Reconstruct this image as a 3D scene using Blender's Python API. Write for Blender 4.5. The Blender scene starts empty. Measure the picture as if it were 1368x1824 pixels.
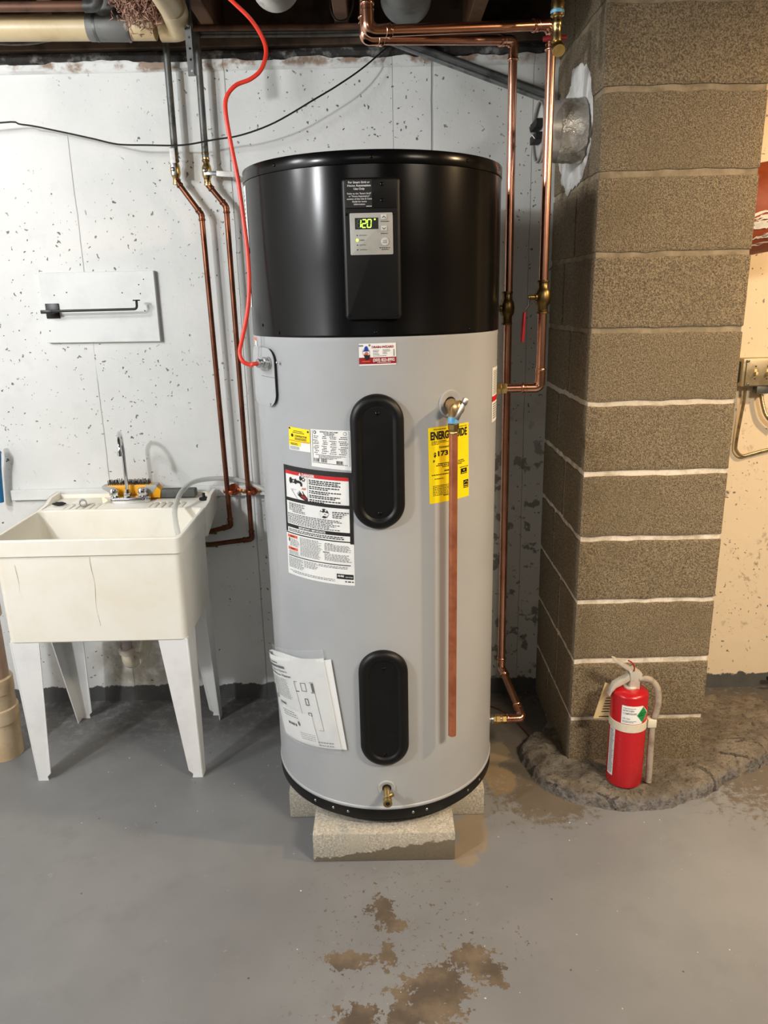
import bpy, bmesh, math, random
from mathutils import Vector, Matrix
from mathutils.noise import noise as pnoise

SC = bpy.context.scene
COL = SC.collection
PI = math.pi
R_ = math.radians

# ------------------------------------------------------------------ camera
F, PITCH, ROLL, YAW, CH = 1346.84, 0.27553, -0.02143, 0.0012, 1.5253
_fw = Vector((math.sin(YAW)*math.cos(PITCH), math.cos(YAW)*math.cos(PITCH), -math.sin(PITCH)))
_r0 = Vector((math.cos(YAW), -math.sin(YAW), 0)); _u0 = _r0.cross(_fw)
_rt = _r0*math.cos(ROLL) + _u0*math.sin(ROLL)
_up = _u0*math.cos(ROLL) - _r0*math.sin(ROLL)
CAMP = Vector((0, 0, CH))
cd = bpy.data.cameras.new('camera'); cam = bpy.data.objects.new('camera', cd); COL.objects.link(cam)
cd.sensor_fit = 'HORIZONTAL'; cd.sensor_width = 36.0; cd.lens = F*36.0/1368.0
cd.clip_start = 0.05; cd.clip_end = 50
M4 = Matrix((_rt, _up, -_fw)).transposed().to_4x4(); M4.translation = CAMP
cam.matrix_world = M4
SC.camera = cam

# ------------------------------------------------------------------ world, lights, exposure
SC.view_settings.view_transform = 'Standard'; SC.view_settings.look = 'None'
SC.view_settings.exposure = 0.16; SC.view_settings.gamma = 1.0
SC.view_settings.use_curve_mapping = False
w = bpy.data.worlds.new('world'); SC.world = w; w.use_nodes = True
w.node_tree.nodes['Background'].inputs[0].default_value = (0.02, 0.02, 0.022, 1)
w.node_tree.nodes['Background'].inputs[1].default_value = 1.0

def lamp(name, loc, energy, color, radius):
    l = bpy.data.lights.new(name, 'POINT'); l.energy = energy; l.color = color; l.shadow_soft_size = radius
    o = bpy.data.objects.new(name, l); COL.objects.link(o); o.location = loc
    return o
def panel(name, loc, aim, energy, color, sx, sy, spread=180):
    l = bpy.data.lights.new(name, 'AREA'); l.shape = 'RECTANGLE'; l.size = sx; l.size_y = sy
    l.energy = energy; l.color = color; l.spread = R_(spread)
    o = bpy.data.objects.new(name, l); COL.objects.link(o); o.location = loc
    o.rotation_euler = (Vector(aim)-Vector(loc)).to_track_quat('-Z', 'Y').to_euler()
    return o
COOL = (0.97, 0.985, 1.0); WARM = (1.0, 0.70, 0.39)
lamp('ceiling_bulb_left', (-1.95, 0.15, 2.12), 118, COOL, 0.075)
lamp('ceiling_bulb_sink', (-1.75, 1.15, 2.20), 50, COOL, 0.14)
lamp('ceiling_bulb_right', (2.14, 1.35, 2.375), 130, WARM, 0.06)
panel('added_fill_behind', (-0.4, -0.9, 2.25), (-0.3, 1.2, 0.2), 5, (1.0, 0.97, 0.93), 1.2, 0.3)  # added weak fill from behind the camera, not a known fixture
panel('added_fill_right', (1.45, 0.15, 2.30), (1.10, 1.75, 0.0), 24, (1.0, 0.86, 0.68), 0.6, 0.2, 105)  # added fill aimed down to brighten the lower pier and right floor

# ------------------------------------------------------------------ helpers: picking points in the room
def ray(px, py): return _fw + _rt*((px-684)/F) - _up*((py-912)/F)
def at(px, py, Y): d = ray(px, py); return CAMP + d*(Y/d.y)
def atx(px, py, X): d = ray(px, py); return CAMP + d*(X/d.x)
def fl(px, py, z=0.0): d = ray(px, py); return CAMP + d*((z-CH)/d.z)
HX, HY, HR = -0.0088, 2.1365, 0.3308
def cy(px, py, r=HR):
    d = ray(px, py); ox, oy = -HX, -HY
    a = d.x**2+d.y**2; b = ox*d.x+oy*d.y; c = ox*ox+oy*oy-r*r
    D = b*b-a*c
    t = (-b-math.sqrt(D))/a if D > 0 else -b/a
    return math.atan2(ox+d.x*t, -(oy+d.y*t)), CH+d.z*t
def cp(phi, z, r=HR): return Vector((HX+r*math.sin(phi), HY-r*math.cos(phi), z))

class Fr:                                   # a local frame: x along ex, y along ey, z along ez
    def __init__(s, o, ex, ey, ez): s.o, s.x, s.y, s.z = Vector(o), Vector(ex), Vector(ey), Vector(ez)
    def __call__(s, a, b, c=0.0): return s.o + s.x*a + s.y*b + s.z*c
def hframe(phi, z, r=HR):
    return Fr(cp(phi, z, r), (math.cos(phi), math.sin(phi), 0), (0, 0, 1), (math.sin(phi), -math.cos(phi), 0))
def axframe(o, ez, hint=(0, 0, 1)):
    ez = Vector(ez).normalized(); h = Vector(hint)
    if abs(ez.dot(h)) > 0.95: h = Vector((0, 1, 0))
    ex = h.cross(ez).normalized(); return Fr(o, ex, ez.cross(ex), ez)
WORLD = Fr((0, 0, 0), (1, 0, 0), (0, 1, 0), (0, 0, 1))

# ------------------------------------------------------------------ helpers: meshes
class MB:
    def __init__(s): s.v = []; s.f = []
    def add(s, vs, fs):
        b = len(s.v); s.v += [Vector(p) for p in vs]; s.f += [[i+b for i in f] for f in fs]; return s
    def box(s, x0, x1, y0, y1, z0, z1, fr=WORLD, bev=0.0, seg=2):
        if bev > 0:
            bm = bmesh.new(); bmesh.ops.create_cube(bm, size=1)
            for q in bm.verts: q.co = Vector(((x0+x1)/2+q.co.x*(x1-x0), (y0+y1)/2+q.co.y*(y1-y0), (z0+z1)/2+q.co.z*(z1-z0)))
            bmesh.ops.bevel(bm, geom=bm.edges[:], offset=bev, segments=seg, profile=0.5, affect='EDGES')
            bm.verts.index_update()
            s.add([fr(*q.co) for q in bm.verts], [[q.index for q in f.verts] for f in bm.faces]); bm.free(); return s
        p = [(x, y, z) for z in (z0, z1) for y in (y0, y1) for x in (x0, x1)]
        return s.add([fr(*q) for q in p], [(0, 2, 3, 1), (4, 5, 7, 6), (0, 1, 5, 4), (2, 6, 7, 3), (0, 4, 6, 2), (1, 3, 7, 5)])
    def loops(s, rings, close=True, cap0=True, cap1=True):
        n = len(rings[0]); b = len(s.v)
        for r in rings: s.v += [Vector(p) for p in r]
        for i in range(len(rings)-1):
            for j in range(n if close else n-1):
                k = (j+1) % n
                s.f.append([b+i*n+j, b+i*n+k, b+(i+1)*n+k, b+(i+1)*n+j])
        if cap0: s.f.append([b+j for j in range(n)][::-1])
        if cap1: s.f.append([b+(len(rings)-1)*n+j for j in range(n)])
        return s
    def lathe(s, prof, fr, seg=32, caps=True):   # prof: (radius, height along frame z)
        rings = [[fr(r*math.cos(2*PI*j/seg), r*math.sin(2*PI*j/seg), h) for j in range(seg)] for r, h in prof]
        return s.loops(rings, True, caps, caps)
    def tube(s, path, r, seg=12, cap=True, flat=1.0, up=None):
        path = [Vector(p) for p in path]; n = len(path)
        rr = r if isinstance(r, (list, tuple)) else [r]*n
        tang = []
        for i in range(n):
            a = path[max(0, i-1)]; b = path[min(n-1, i+1)]; tang.append((b-a).normalized())
        h = Vector(up) if up else (Vector((0, 0, 1)) if abs(tang[0].z) < 0.9 else Vector((0, 1, 0)))
        ex = (h - tang[0]*h.dot(tang[0])).normalized(); rings = []
        for i in range(n):
            ex = (ex - tang[i]*ex.dot(tang[i])).normalized(); ey = tang[i].cross(ex)
            rings.append([path[i] + ex*(rr[i]*math.cos(2*PI*j/seg)) + ey*(rr[i]*flat*math.sin(2*PI*j/seg)) for j in range(seg)])
        return s.loops(rings, True, cap, cap)
    def prism(s, out, fr, w0, w1, bev=0.0, seg=2):     # outline (counter-clockwise) in the frame's x,y from w0 to w1, bevelled at w1
        rings = [[fr(a, b, w0) for a, b in out]]
        if bev > 0:
            for k in range(seg+1):
                t = k/seg*PI/2
                o = inset(out, bev*(1-math.cos(t)))
                rings.append([fr(a, b, w1-bev+bev*math.sin(t)) for a, b in o])
        else: rings.append([fr(a, b, w1) for a, b in out])
        return s.loops(rings)
    def grid(s, fn, nu, nv):
        b = len(s.v)
        for j in range(nv+1):
            for i in range(nu+1): s.v.append(Vector(fn(i/nu, j/nv)))
        for j in range(nv):
            for i in range(nu):
                k = b+j*(nu+1)+i; s.f.append([k, k+1, k+nu+2, k+nu+1])
        return s

def inset(out, d):
    n = len(out); res = []
    for i in range(n):
        p0, p1, p2 = Vector(out[i-1]), Vector(out[i]), Vector(out[(i+1) % n])
        a = (p1-p0); b = (p2-p1)
        if a.length < 1e-9 or b.length < 1e-9: res.append(tuple(p1)); continue
        na = Vector((-a.y, a.x)).normalized(); nb = Vector((-b.y, b.x)).normalized()
        m = na+nb; L = m.length
        m = m/L if L > 1e-6 else na
        k = d/max(0.35, m.dot(na)); res.append((p1.x+m.x*k, p1.y+m.y*k))
    return res
def rrect(x0, x1, y0, y1, r, n=6):
    o = []
    for cx, cyy, a in ((x1-r, y0+r, -90), (x1-r, y1-r, 0), (x0+r, y1-r, 90), (x0+r, y0+r, 180)):
        for k in range(n+1):
            t = R_(a+90*k/n); o.append((cx+r*math.cos(t), cyy+r*math.sin(t)))
    return o
def disk(cx, cyy, r, n=24, ry=None):
    return [(cx+r*math.cos(2*PI*k/n), cyy+(ry or r)*math.sin(2*PI*k/n)) for k in range(n)]
def fillet(pts, rad, n=8):
    pts = [Vector(p) for p in pts]; out = [pts[0]]
    for i in range(1, len(pts)-1):
        a, b, c = pts[i-1], pts[i], pts[i+1]
        u = (a-b).normalized(); v = (c-b).normalized(); ang = u.angle(v)
        d = min(rad/math.tan(ang/2), (a-b).length*0.49, (c-b).length*0.49)
        p, q = b+u*d, b+v*d
        for k in range(n+1):
            t = k/n; out.append(p*(1-t)**2 + b*2*t*(1-t) + q*t*t)
    out.append(pts[-1]); return out
def spline(pts, n=8):
    pts = [Vector(p) for p in pts]; P = [pts[0]*2-pts[1]]+pts+[pts[-1]*2-pts[-2]]; out = []
    for i in range(1, len(P)-2):
        for k in range(n):
            t = k/n; a, b, c, d = P[i-1], P[i], P[i+1], P[i+2]
            out.append(0.5*((2*b)+(c-a)*t+(2*a-5*b+4*c-d)*t*t+(3*b-a-3*c+d)*t**3))
    out.append(pts[-1]); return out

def origin_of(o):
    p = Vector((0, 0, 0))
    while o is not None: p += o.location; o = o.parent
    return p
def props(o, label=None, cat=None, group=None, kind=None):
    if label: o['label'] = label
    if cat: o['category'] = cat
    if group: o['group'] = group
    if kind: o['kind'] = kind
    return o
def O(name, mb, mat, parent=None, label=None, cat=None, group=None, kind=None, smooth=40, base=None):
    me = bpy.data.meshes.new(name)
    org = origin_of(parent) if parent else (Vector(base) if base else Vector((0, 0, 0)))
    me.from_pydata([tuple(v-org) for v in mb.v], [], mb.f)
    me.validate(); 
    bm = bmesh.new(); bm.from_mesh(me); bmesh.ops.recalc_face_normals(bm, faces=bm.faces[:]); bm.to_mesh(me); bm.free()
    me.materials.append(mat)
    if smooth:
        me.shade_smooth(); me.set_sharp_from_angle(angle=R_(smooth))
    o = bpy.data.objects.new(name, me); COL.objects.link(o)
    if parent: o.parent = parent
    else: o.location = org
    return props(o, label, cat, group, kind)
def T(name, loc, label, cat, group=None):
    o = bpy.data.objects.new(name, None); o.empty_display_size = 0.05; COL.objects.link(o); o.location = loc
    return props(o, label, cat, group)

# ------------------------------------------------------------------ helpers: flat print on labels
def text_polys(body, bold=0.0):
    c = bpy.data.curves.new('t', 'FONT'); c.body = body; c.size = 1.0; c.offset = bold; c.resolution_u = 2; c.fill_mode = 'FRONT'
    o = bpy.data.objects.new('t', c); me = o.to_mesh()
    vs = [(v.co.x, v.co.y) for v in me.vertices]; fs = [list(p.vertices) for p in me.polygons]
    o.to_mesh_clear(); bpy.data.objects.remove(o); bpy.data.curves.remove(c)
    return vs, fs
class Sheet:                                  # a label: corners in (phi,z) or a flat frame; s to the right, t downwards, both 0..1
    def __init__(s, fn, W, H): s.fn, s.W, s.H = fn, W, H; s.n = max(1, int(W/0.012))
    def panel(s, r, s0=0, s1=1, t0=0, t1=1, mb=None):
        mb = mb or MB(); nu = max(1, round((s1-s0)*s.n)); nv = max(1, round((t1-t0)*s.H/0.06))
        return mb.grid(lambda a, b: s.fn(s0+(s1-s0)*a, t0+(t1-t0)*b, r), nu, nv)
    def poly(s, pts, r, mb):
        return mb.add([s.fn(a, b, r) for a, b in pts], [list(range(len(pts)))])
    def oval(s, cs, ct, rad, r, mb, n=20, k=1.0):
        return s.poly([(cs+rad/s.W*math.cos(2*PI*i/n), ct+rad*k/s.H*math.sin(2*PI*i/n)) for i in range(n)], r, mb)
    def text(s, body, cs, ct, h, r, mb, width=None, bold=0.0, align='C'):   # h = cap height in t, width in s
        vs, fs = text_polys(body, bold)
        if not vs: return mb
        x0 = min(v[0] for v in vs); x1 = max(v[0] for v in vs)
        ky = h/0.70; kx = ky*s.H/s.W if width is None else width/(x1-x0)
        ox = {'C': (x0+x1)/2, 'L': x0, 'R': x1}[align]
        return mb.add([s.fn(cs+(x-ox)*kx, ct-(y-0.35)*ky, r) for x, y in vs], fs)
    def dashes(s, s0, s1, t, h, r, mb, rng, fill=0.8):
        a = s0
        while a < s1:
            wd = rng.uniform(0.006, 0.022)/max(s.W, .05)*0.12+rng.uniform(0.01, .03)
            b = min(s1, a+wd)
            s.poly([(a, t), (a, t+h), (b, t+h), (b, t)], r, mb); a = b+rng.uniform(0.006, 0.014)
        return mb
    def para(s, s0, s1, t0, t1, n, r, mb, rng, ink=0.45, rag=0.2):
        st = (t1-t0)/n
        for i in range(n): s.dashes(s0, s1-rng.uniform(0, rag)*(s1-s0), t0+i*st, st*ink, r, mb, rng)
        return mb
def hsheet(tl, tr, br, bl, rad=HR):
    c = [cy(*q, rad) for q in (tl, tr, br, bl)]
    def fn(a, b, r):
        ph = (c[0][0]*(1-a)+c[1][0]*a)*(1-b)+(c[3][0]*(1-a)+c[2][0]*a)*b
        z = (c[0][1]*(1-a)+c[1][1]*a)*(1-b)+(c[3][1]*(1-a)+c[2][1]*a)*b
        return cp(ph, z, rad+r)
    return Sheet(fn, abs(c[1][0]-c[0][0])*rad, abs(c[0][1]-c[3][1]))
def fsheet(fr, W, H):                         # flat sheet, frame origin at its top left corner
    return Sheet(lambda a, b, r: fr(a*W, -b*H, r), W, H)

# ------------------------------------------------------------------ materials
def srgb(*c): return tuple(((x/255)/12.92 if x/255 <= 0.04045 else ((x/255+0.055)/1.055)**2.4) for x in c)+(1.0,)
class NT:
    def __init__(s, name):
        s.m = bpy.data.materials.new(name); s.m.use_nodes = True; s.t = s.m.node_tree; s.b = s.t.nodes['Principled BSDF']
    def n(s, typ, **k):
        o = s.t.nodes.new('ShaderNode'+typ)
        for a, v in k.items():
            if a in o.inputs: s.set(o.inputs[a], v)
            else: setattr(o, a, v)
        return o
    def set(s, sock, v):
        if isinstance(v, bpy.types.NodeSocket): s.t.links.new(v, sock)
        else: sock.default_value = v
    def math(s, op, a, b=0.0, clamp=False):
        o = s.t.nodes.new('ShaderNodeMath'); o.operation = op; o.use_clamp = clamp; s.set(o.inputs[0], a); s.set(o.inputs[1], b); return o.outputs[0]
    def step(s, v, lo, hi):
        o = s.t.nodes.new('ShaderNodeMapRange'); o.interpolation_type = 'SMOOTHSTEP'
        s.set(o.inputs['Value'], v); s.set(o.inputs['From Min'], lo); s.set(o.inputs['From Max'], hi)
        return o.outputs['Result']
    def mix(s, f, a, b):
        o = s.t.nodes.new('ShaderNodeMix'); o.data_type = 'RGBA'; s.set(o.inputs['Factor'], f)
        s.set(o.inputs[6], a); s.set(o.inputs[7], b); return o.outputs[2]
    def pos(s): return s.n('TexCoord').outputs['Object']
    def xyz(s, p):
        o = s.n('SeparateXYZ'); s.t.links.new(p, o.inputs[0]); return o.outputs
    def noise(s, p, scale, detail=4, rough=0.6, dist=0.0):
        o = s.n('TexNoise'); s.t.links.new(p, o.inputs['Vector'])
        o.inputs['Scale'].default_value = scale; o.inputs['Detail'].default_value = detail
        o.inputs['Roughness'].default_value = rough; o.inputs['Distortion'].default_value = dist
        return o.outputs['Fac']
    def vor(s, p, scale, rnd=1.0, feature='F1'):
        o = s.n('TexVoronoi'); o.feature = feature; s.t.links.new(p, o.inputs['Vector']); o.inputs['Scale'].default_value = scale; o.inputs['Randomness'].default_value = rnd
        return o
    def mul(s, p, k):
        o = s.n('VectorMath'); o.operation = 'MULTIPLY'; s.t.links.new(p, o.inputs[0]); o.inputs[1].default_value = k; return o.outputs[0]
    def bump(s, h, strength, dist=0.002, prev=None):
        o = s.n('Bump'); o.inputs['Strength'].default_value = strength; o.inputs['Distance'].default_value = dist
        s.set(o.inputs['Height'], h)
        if prev is not None: s.t.links.new(prev, o.inputs['Normal'])
        return o.outputs['Normal']
    def out(s, color=None, rough=None, metal=None, normal=None):
        if color is not None: s.set(s.b.inputs['Base Color'], color)
        if rough is not None: s.set(s.b.inputs['Roughness'], rough)
        if metal is not None: s.set(s.b.inputs['Metallic'], metal)
        if normal is not None: s.t.links.new(normal, s.b.inputs['Normal'])
        return s.m
def mk(name, col, rough=0.5, metal=0.0, col2=None, scale=8, lo=0.45, hi=0.65, bump=0.0, bscale=60, bdist=0.001, rvar=0.0, coat=0.0):
    m = NT(name); p = m.pos(); c = col
    f = m.noise(p, scale, 5)
    if col2: c = m.mix(m.step(f, lo, hi), col, col2)
    r = m.math('ADD', rough-rvar/2, m.math('MULTIPLY', f, rvar)) if rvar else rough
    nm = m.bump(m.noise(p, bscale, 4), bump, bdist) if bump else None
    if coat: m.b.inputs['Coat Weight'].default_value = coat; m.b.inputs['Coat Roughness'].default_value = 0.08
    return m.out(c, r, metal, nm)
def emit(name, col, s):
    m = NT(name); m.b.inputs['Base Color'].default_value = (0, 0, 0, 1)
    m.b.inputs['Emission Color'].default_value = col; m.b.inputs['Emission Strength'].default_value = s
    return m.m
def glassy(name, col, alpha, rough=0.1):
    m = NT(name); p = m.pos()
    m.b.inputs['Alpha'].default_value = alpha; m.b.inputs['Coat Weight'].default_value = 0.3
    return m.out(m.mix(m.noise(p, 20), col, tuple(x*0.93 for x in col[:3])+(1,)), rough)

C = {}
C['jacket'] = mk('jacket_grey_enamel', srgb(168, 171, 173), 0.34, 0.0, srgb(163, 166, 169), 3, bump=0.02, bscale=40, rvar=0.05)
C['black_gloss'] = mk('black_enamel', srgb(9, 9, 10), 0.20, 0.0, srgb(11, 11, 12), 3, bump=0.03, bscale=14, bdist=0.002, rvar=0.06)
C['black_plastic'] = mk('black_plastic', srgb(13, 13, 14), 0.42, 0, srgb(17, 17, 18), 20, bump=0.08, bscale=400, bdist=0.0003)
C['black_matte'] = mk('black_rubber', srgb(16, 16, 16), 0.7, 0, srgb(26, 25, 24), 30)
C['dark_hole'] = mk('dark_opening', srgb(12, 11, 10), 0.9, 0, srgb(18, 16, 14), 30)
C['silver_plate'] = mk('keypad_silver', srgb(178, 178, 172), 0.4, 0.15, srgb(172, 172, 167), 40)
C['keycap'] = mk('keypad_button', srgb(196, 196, 190), 0.4, 0.0, srgb(188, 188, 184), 60)
C['paper'] = mk('white_label', srgb(232, 233, 230), 0.45, 0, srgb(225, 227, 226), 15)
C['paper2'] = mk('white_booklet_paper', srgb(226, 227, 224), 0.5, 0, srgb(216, 218, 217), 9, bump=0.15, bscale=14, bdist=0.004)
C['ink'] = mk('black_ink', srgb(22, 22, 22), 0.5, 0, srgb(28, 27, 27), 50)
C['ink_grey'] = mk('grey_ink', srgb(120, 122, 122), 0.5, 0, srgb(135, 136, 136), 90)
C['white_ink'] = mk('white_ink', srgb(225, 226, 224), 0.5, 0, srgb(214, 215, 214), 80)
C['red_ink'] = mk('red_ink', srgb(200, 28, 34), 0.45, 0, srgb(190, 24, 30), 30)
C['dark_red_ink'] = mk('dark_red_ink', srgb(150, 18, 28), 0.45, 0, srgb(140, 14, 24), 30)
C['orange_ink'] = mk('orange_ink', srgb(228, 96, 60), 0.45, 0, srgb(220, 88, 54), 30)
C['blue_ink'] = mk('blue_ink', srgb(26, 62, 160), 0.45, 0, srgb(22, 52, 140), 30)
C['skin_ink'] = mk('tan_ink', srgb(196, 110, 70), 0.45, 0, srgb(186, 98, 60), 30)
C['yellow'] = mk('yellow_label', srgb(252, 226, 8), 0.45, 0, srgb(247, 220, 4), 10)
C['green_ink'] = mk('green_ink', srgb(12, 138, 66), 0.45, 0, srgb(8, 120, 56), 60)
C['led'] = emit('green_display_light', (0.45, 1.0, 0.06, 1), 3.2)
C['ghost'] = mk('unlit_segment', srgb(72, 84, 62), 0.4, 0, srgb(64, 76, 56), 40)
C['copper'] = mk('bright_copper', srgb(216, 164, 140), 0.24, 1.0, srgb(194, 134, 110), 9, 0.4, 0.7, rvar=0.12)
C['copper_fit'] = mk('copper_fitting', srgb(222, 172, 146), 0.2, 1.0, srgb(200, 142, 116), 16, 0.4, 0.7, rvar=0.1)
C['copper_old'] = mk('aged_copper', srgb(128, 80, 58), 0.36, 0.85, srgb(92, 56, 42), 14, 0.35, 0.7, rvar=0.2)
C['copper_dull'] = mk('dull_brown_copper', srgb(104, 72, 54), 0.6, 0.4, srgb(78, 54, 42), 14)
C['copper_raw'] = mk('dull_copper', srgb(190, 118, 84), 0.4, 0.6, srgb(158, 92, 64), 18, 0.4, 0.72, rvar=0.2)
C['copper_strap'] = mk('copper_strap', srgb(190, 98, 66), 0.4, 0.7, srgb(160, 80, 52), 40)
C['brass'] = mk('brass', srgb(200, 176, 120), 0.28, 1.0, srgb(166, 140, 88), 18, 0.4, 0.7, rvar=0.15)
C['brass_dark'] = mk('dark_brass', srgb(122, 102, 66), 0.38, 1.0, srgb(92, 76, 48), 24)
C['bronze'] = mk('cast_bronze', srgb(184, 154, 108), 0.42, 0.8, srgb(156, 126, 84), 24, bump=0.15, bscale=120)
C['steel'] = mk('steel', srgb(186, 188, 188), 0.3, 1.0, srgb(160, 162, 162), 20, rvar=0.1)
C['chrome'] = mk('chrome', srgb(222, 224, 226), 0.08, 1.0, srgb(205, 207, 209), 12, rvar=0.05)
C['galv'] = mk('galvanised_steel', srgb(150, 154, 154), 0.42, 0.8, srgb(116, 120, 120), 26, rvar=0.15)
C['galv_dark'] = mk('dark_galvanised', srgb(108, 110, 108), 0.5, 0.7, srgb(72, 73, 71), 14, rvar=0.15)
C['sheet'] = mk('duct_sheet_metal', srgb(204, 202, 196), 0.36, 0.45, srgb(150, 147, 140), 12, bump=0.2, bscale=18, bdist=0.003, rvar=0.15)
C['foil'] = mk('foil_tape', srgb(220, 218, 210), 0.28, 0.5, srgb(170, 166, 156), 24, bump=1.0, bscale=46, bdist=0.006)
C['damper'] = mk('damper_plate', srgb(204, 205, 202), 0.45, 0.1, srgb(190, 192, 190), 10)
C['tape'] = mk('blue_thread_tape', srgb(96, 168, 212), 0.6, 0, srgb(140, 196, 226), 60)
C['red_handle'] = mk('red_vinyl', srgb(150, 18, 34), 0.4, 0, srgb(132, 14, 28), 30)
C['red_dark'] = mk('dark_red_lever', srgb(120, 22, 26), 0.45, 0, srgb(96, 16, 20), 30)
C['lever_white'] = mk('white_lever', srgb(226, 226, 222), 0.45, 0.0, srgb(206, 206, 202), 50)
C['cable_red'] = mk('orange_red_cable', srgb(226, 62, 44), 0.38, 0, srgb(214, 54, 38), 20)
C['cable_black'] = mk('black_cable', srgb(22, 21, 20), 0.5, 0, srgb(32, 30, 28), 40)
C['cable_grey'] = mk('grey_cable', srgb(120, 118, 112), 0.5, 0, srgb(100, 98, 94), 40)
C['sink'] = mk('cream_sink_plastic', srgb(240, 237, 226), 0.42, 0, srgb(235, 229, 212), 5, 0.4, 0.7, bump=0.05, bscale=90)
C['sink_leg'] = mk('white_painted_leg', srgb(236, 237, 236), 0.35, 0, srgb(228, 229, 228), 8, bump=0.05, bscale=40)
C['stain'] = mk('sink_grime', srgb(184, 170, 138), 0.7, 0, srgb(166, 152, 120), 60)
C['pvc'] = mk('cream_pvc', srgb(206, 186, 146), 0.42, 0, srgb(184, 160, 116), 7, 0.4, 0.75, rvar=0.1)
C['pvc_white'] = mk('white_pvc', srgb(224, 216, 198), 0.4, 0, srgb(206, 196, 174), 14)
C['primer'] = mk('primer_stained_pvc', srgb(176, 164, 164), 0.45, 0, srgb(120, 86, 96), 30, .5, .65)
C['pvc_pink'] = mk('beige_pink_pipe', srgb(202, 168, 142), 0.45, 0, srgb(186, 148, 122), 10, bump=0.05, bscale=30)
C['pvc_tan'] = mk('tan_pipe_fitting', srgb(214, 190, 154), 0.4, 0, srgb(196, 170, 132), 9)
C['rubber_grey'] = mk('grey_rubber', srgb(112, 112, 108), 0.55, 0, srgb(94, 94, 91), 12)
C['wood'] = mk('joist_wood', srgb(122, 88, 62), 0.75, 0, srgb(90, 62, 42), 10, bump=0.3, bscale=40, bdist=0.003)
C['wood_dark'] = mk('dark_sill_wood', srgb(92, 74, 58), 0.8, 0, srgb(62, 48, 38), 9, bump=0.3, bscale=36, bdist=0.003)
C['subfloor'] = mk('subfloor_boards', srgb(70, 52, 40), 0.85, 0, srgb(48, 36, 28), 6, bump=0.3, bscale=20, bdist=0.004)
C['foam'] = mk('dark_sill_foam', srgb(58, 55, 52), 0.85, 0, srgb(140, 138, 134), 26, 0.5, 0.7, bump=0.7, bscale=30, bdist=0.01)
C['fluff'] = mk('insulation_fluff', srgb(170, 134, 116), 0.9, 0, srgb(132, 96, 80), 30)
C['board_white'] = mk('white_painted_wood', srgb(224, 226, 224), 0.5, 0, srgb(214, 216, 214), 6, bump=0.08, bscale=30)
C['iron'] = mk('black_iron', srgb(14, 14, 14), 0.4, 0.1, srgb(22, 22, 21), 30)
C['brush_yellow'] = mk('yellow_plastic', srgb(246, 176, 22), 0.4, 0, srgb(238, 164, 16), 20)
C['brush_grey'] = mk('grey_grip', srgb(86, 88, 84), 0.6, 0, srgb(74, 76, 72), 30)
C['bristle'] = mk('dark_bristle', srgb(44, 42, 40), 0.7, 0, srgb(60, 57, 54), 60)
C['vinyl'] = glassy('clear_vinyl', srgb(206, 208, 200), 0.55, 0.15)
C['film'] = glassy('clear_film', srgb(225, 230, 232), 0.10, 0.05)
C['pouch'] = glassy('clear_pouch', srgb(222, 226, 228), 0.20, 0.08)
C['ext_red'] = mk('extinguisher_red', srgb(178, 20, 30), 0.28, 0, srgb(164, 18, 27), 7, bump=0.02, bscale=60, rvar=0.08)
C['cream_strap'] = mk('cream_strap', srgb(212, 204, 184), 0.5, 0, srgb(198, 188, 166), 20)
C['hose_grey'] = mk('dusty_hose', srgb(160, 148, 132), 0.65, 0, srgb(126, 112, 94), 30, bump=0.2, bscale=90)
C['tag'] = mk('buff_tag', srgb(206, 182, 134), 0.6, 0, srgb(192, 166, 118), 20)
C['alum'] = mk('cast_aluminium', srgb(206, 200, 186), 0.4, 0.35, srgb(178, 170, 154), 30)
C['terra'] = mk('terracotta', srgb(150, 70, 36), 0.6, 0, srgb(126, 54, 26), 10)
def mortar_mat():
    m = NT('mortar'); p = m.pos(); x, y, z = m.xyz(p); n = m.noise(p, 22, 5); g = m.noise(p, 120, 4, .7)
    pale_low = m.step(m.math('ADD', z, m.math('MULTIPLY', m.math('SUBTRACT', n, 0.5), 0.5)), 1.42, 1.15)  # joints pale low down, tan higher up
    c = m.mix(pale_low, m.mix(m.step(n, .35, .65), srgb(118, 106, 84), srgb(148, 134, 110)), m.mix(m.step(n, .3, .6), srgb(176, 164, 142), srgb(222, 212, 196)))
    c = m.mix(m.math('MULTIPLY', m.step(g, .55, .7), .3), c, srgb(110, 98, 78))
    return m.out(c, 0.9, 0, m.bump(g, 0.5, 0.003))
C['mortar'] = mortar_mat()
C['plaster'] = mk('white_plaster', srgb(226, 226, 222), 0.8, 0, srgb(205, 204, 198), 18, bump=0.5, bscale=22, bdist=0.008)
C['box_metal'] = mk('switch_box_metal', srgb(172, 160, 132), 0.45, 0.5, srgb(146, 132, 104), 20)
C['ivory'] = mk('ivory_toggle', srgb(226, 206, 150), 0.4, 0, srgb(216, 194, 138), 30)
C['armor'] = mk('armored_cable_steel', srgb(176, 160, 126), 0.35, 0.85, srgb(140, 124, 92), 30)
C['blue_plastic'] = mk('blue_plastic', srgb(24, 112, 168), 0.4, 0, srgb(20, 100, 152), 30)
C['chip'] = mk('white_paint_chip', srgb(214, 210, 200), 0.8, 0, srgb(190, 184, 170), 50)

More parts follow.
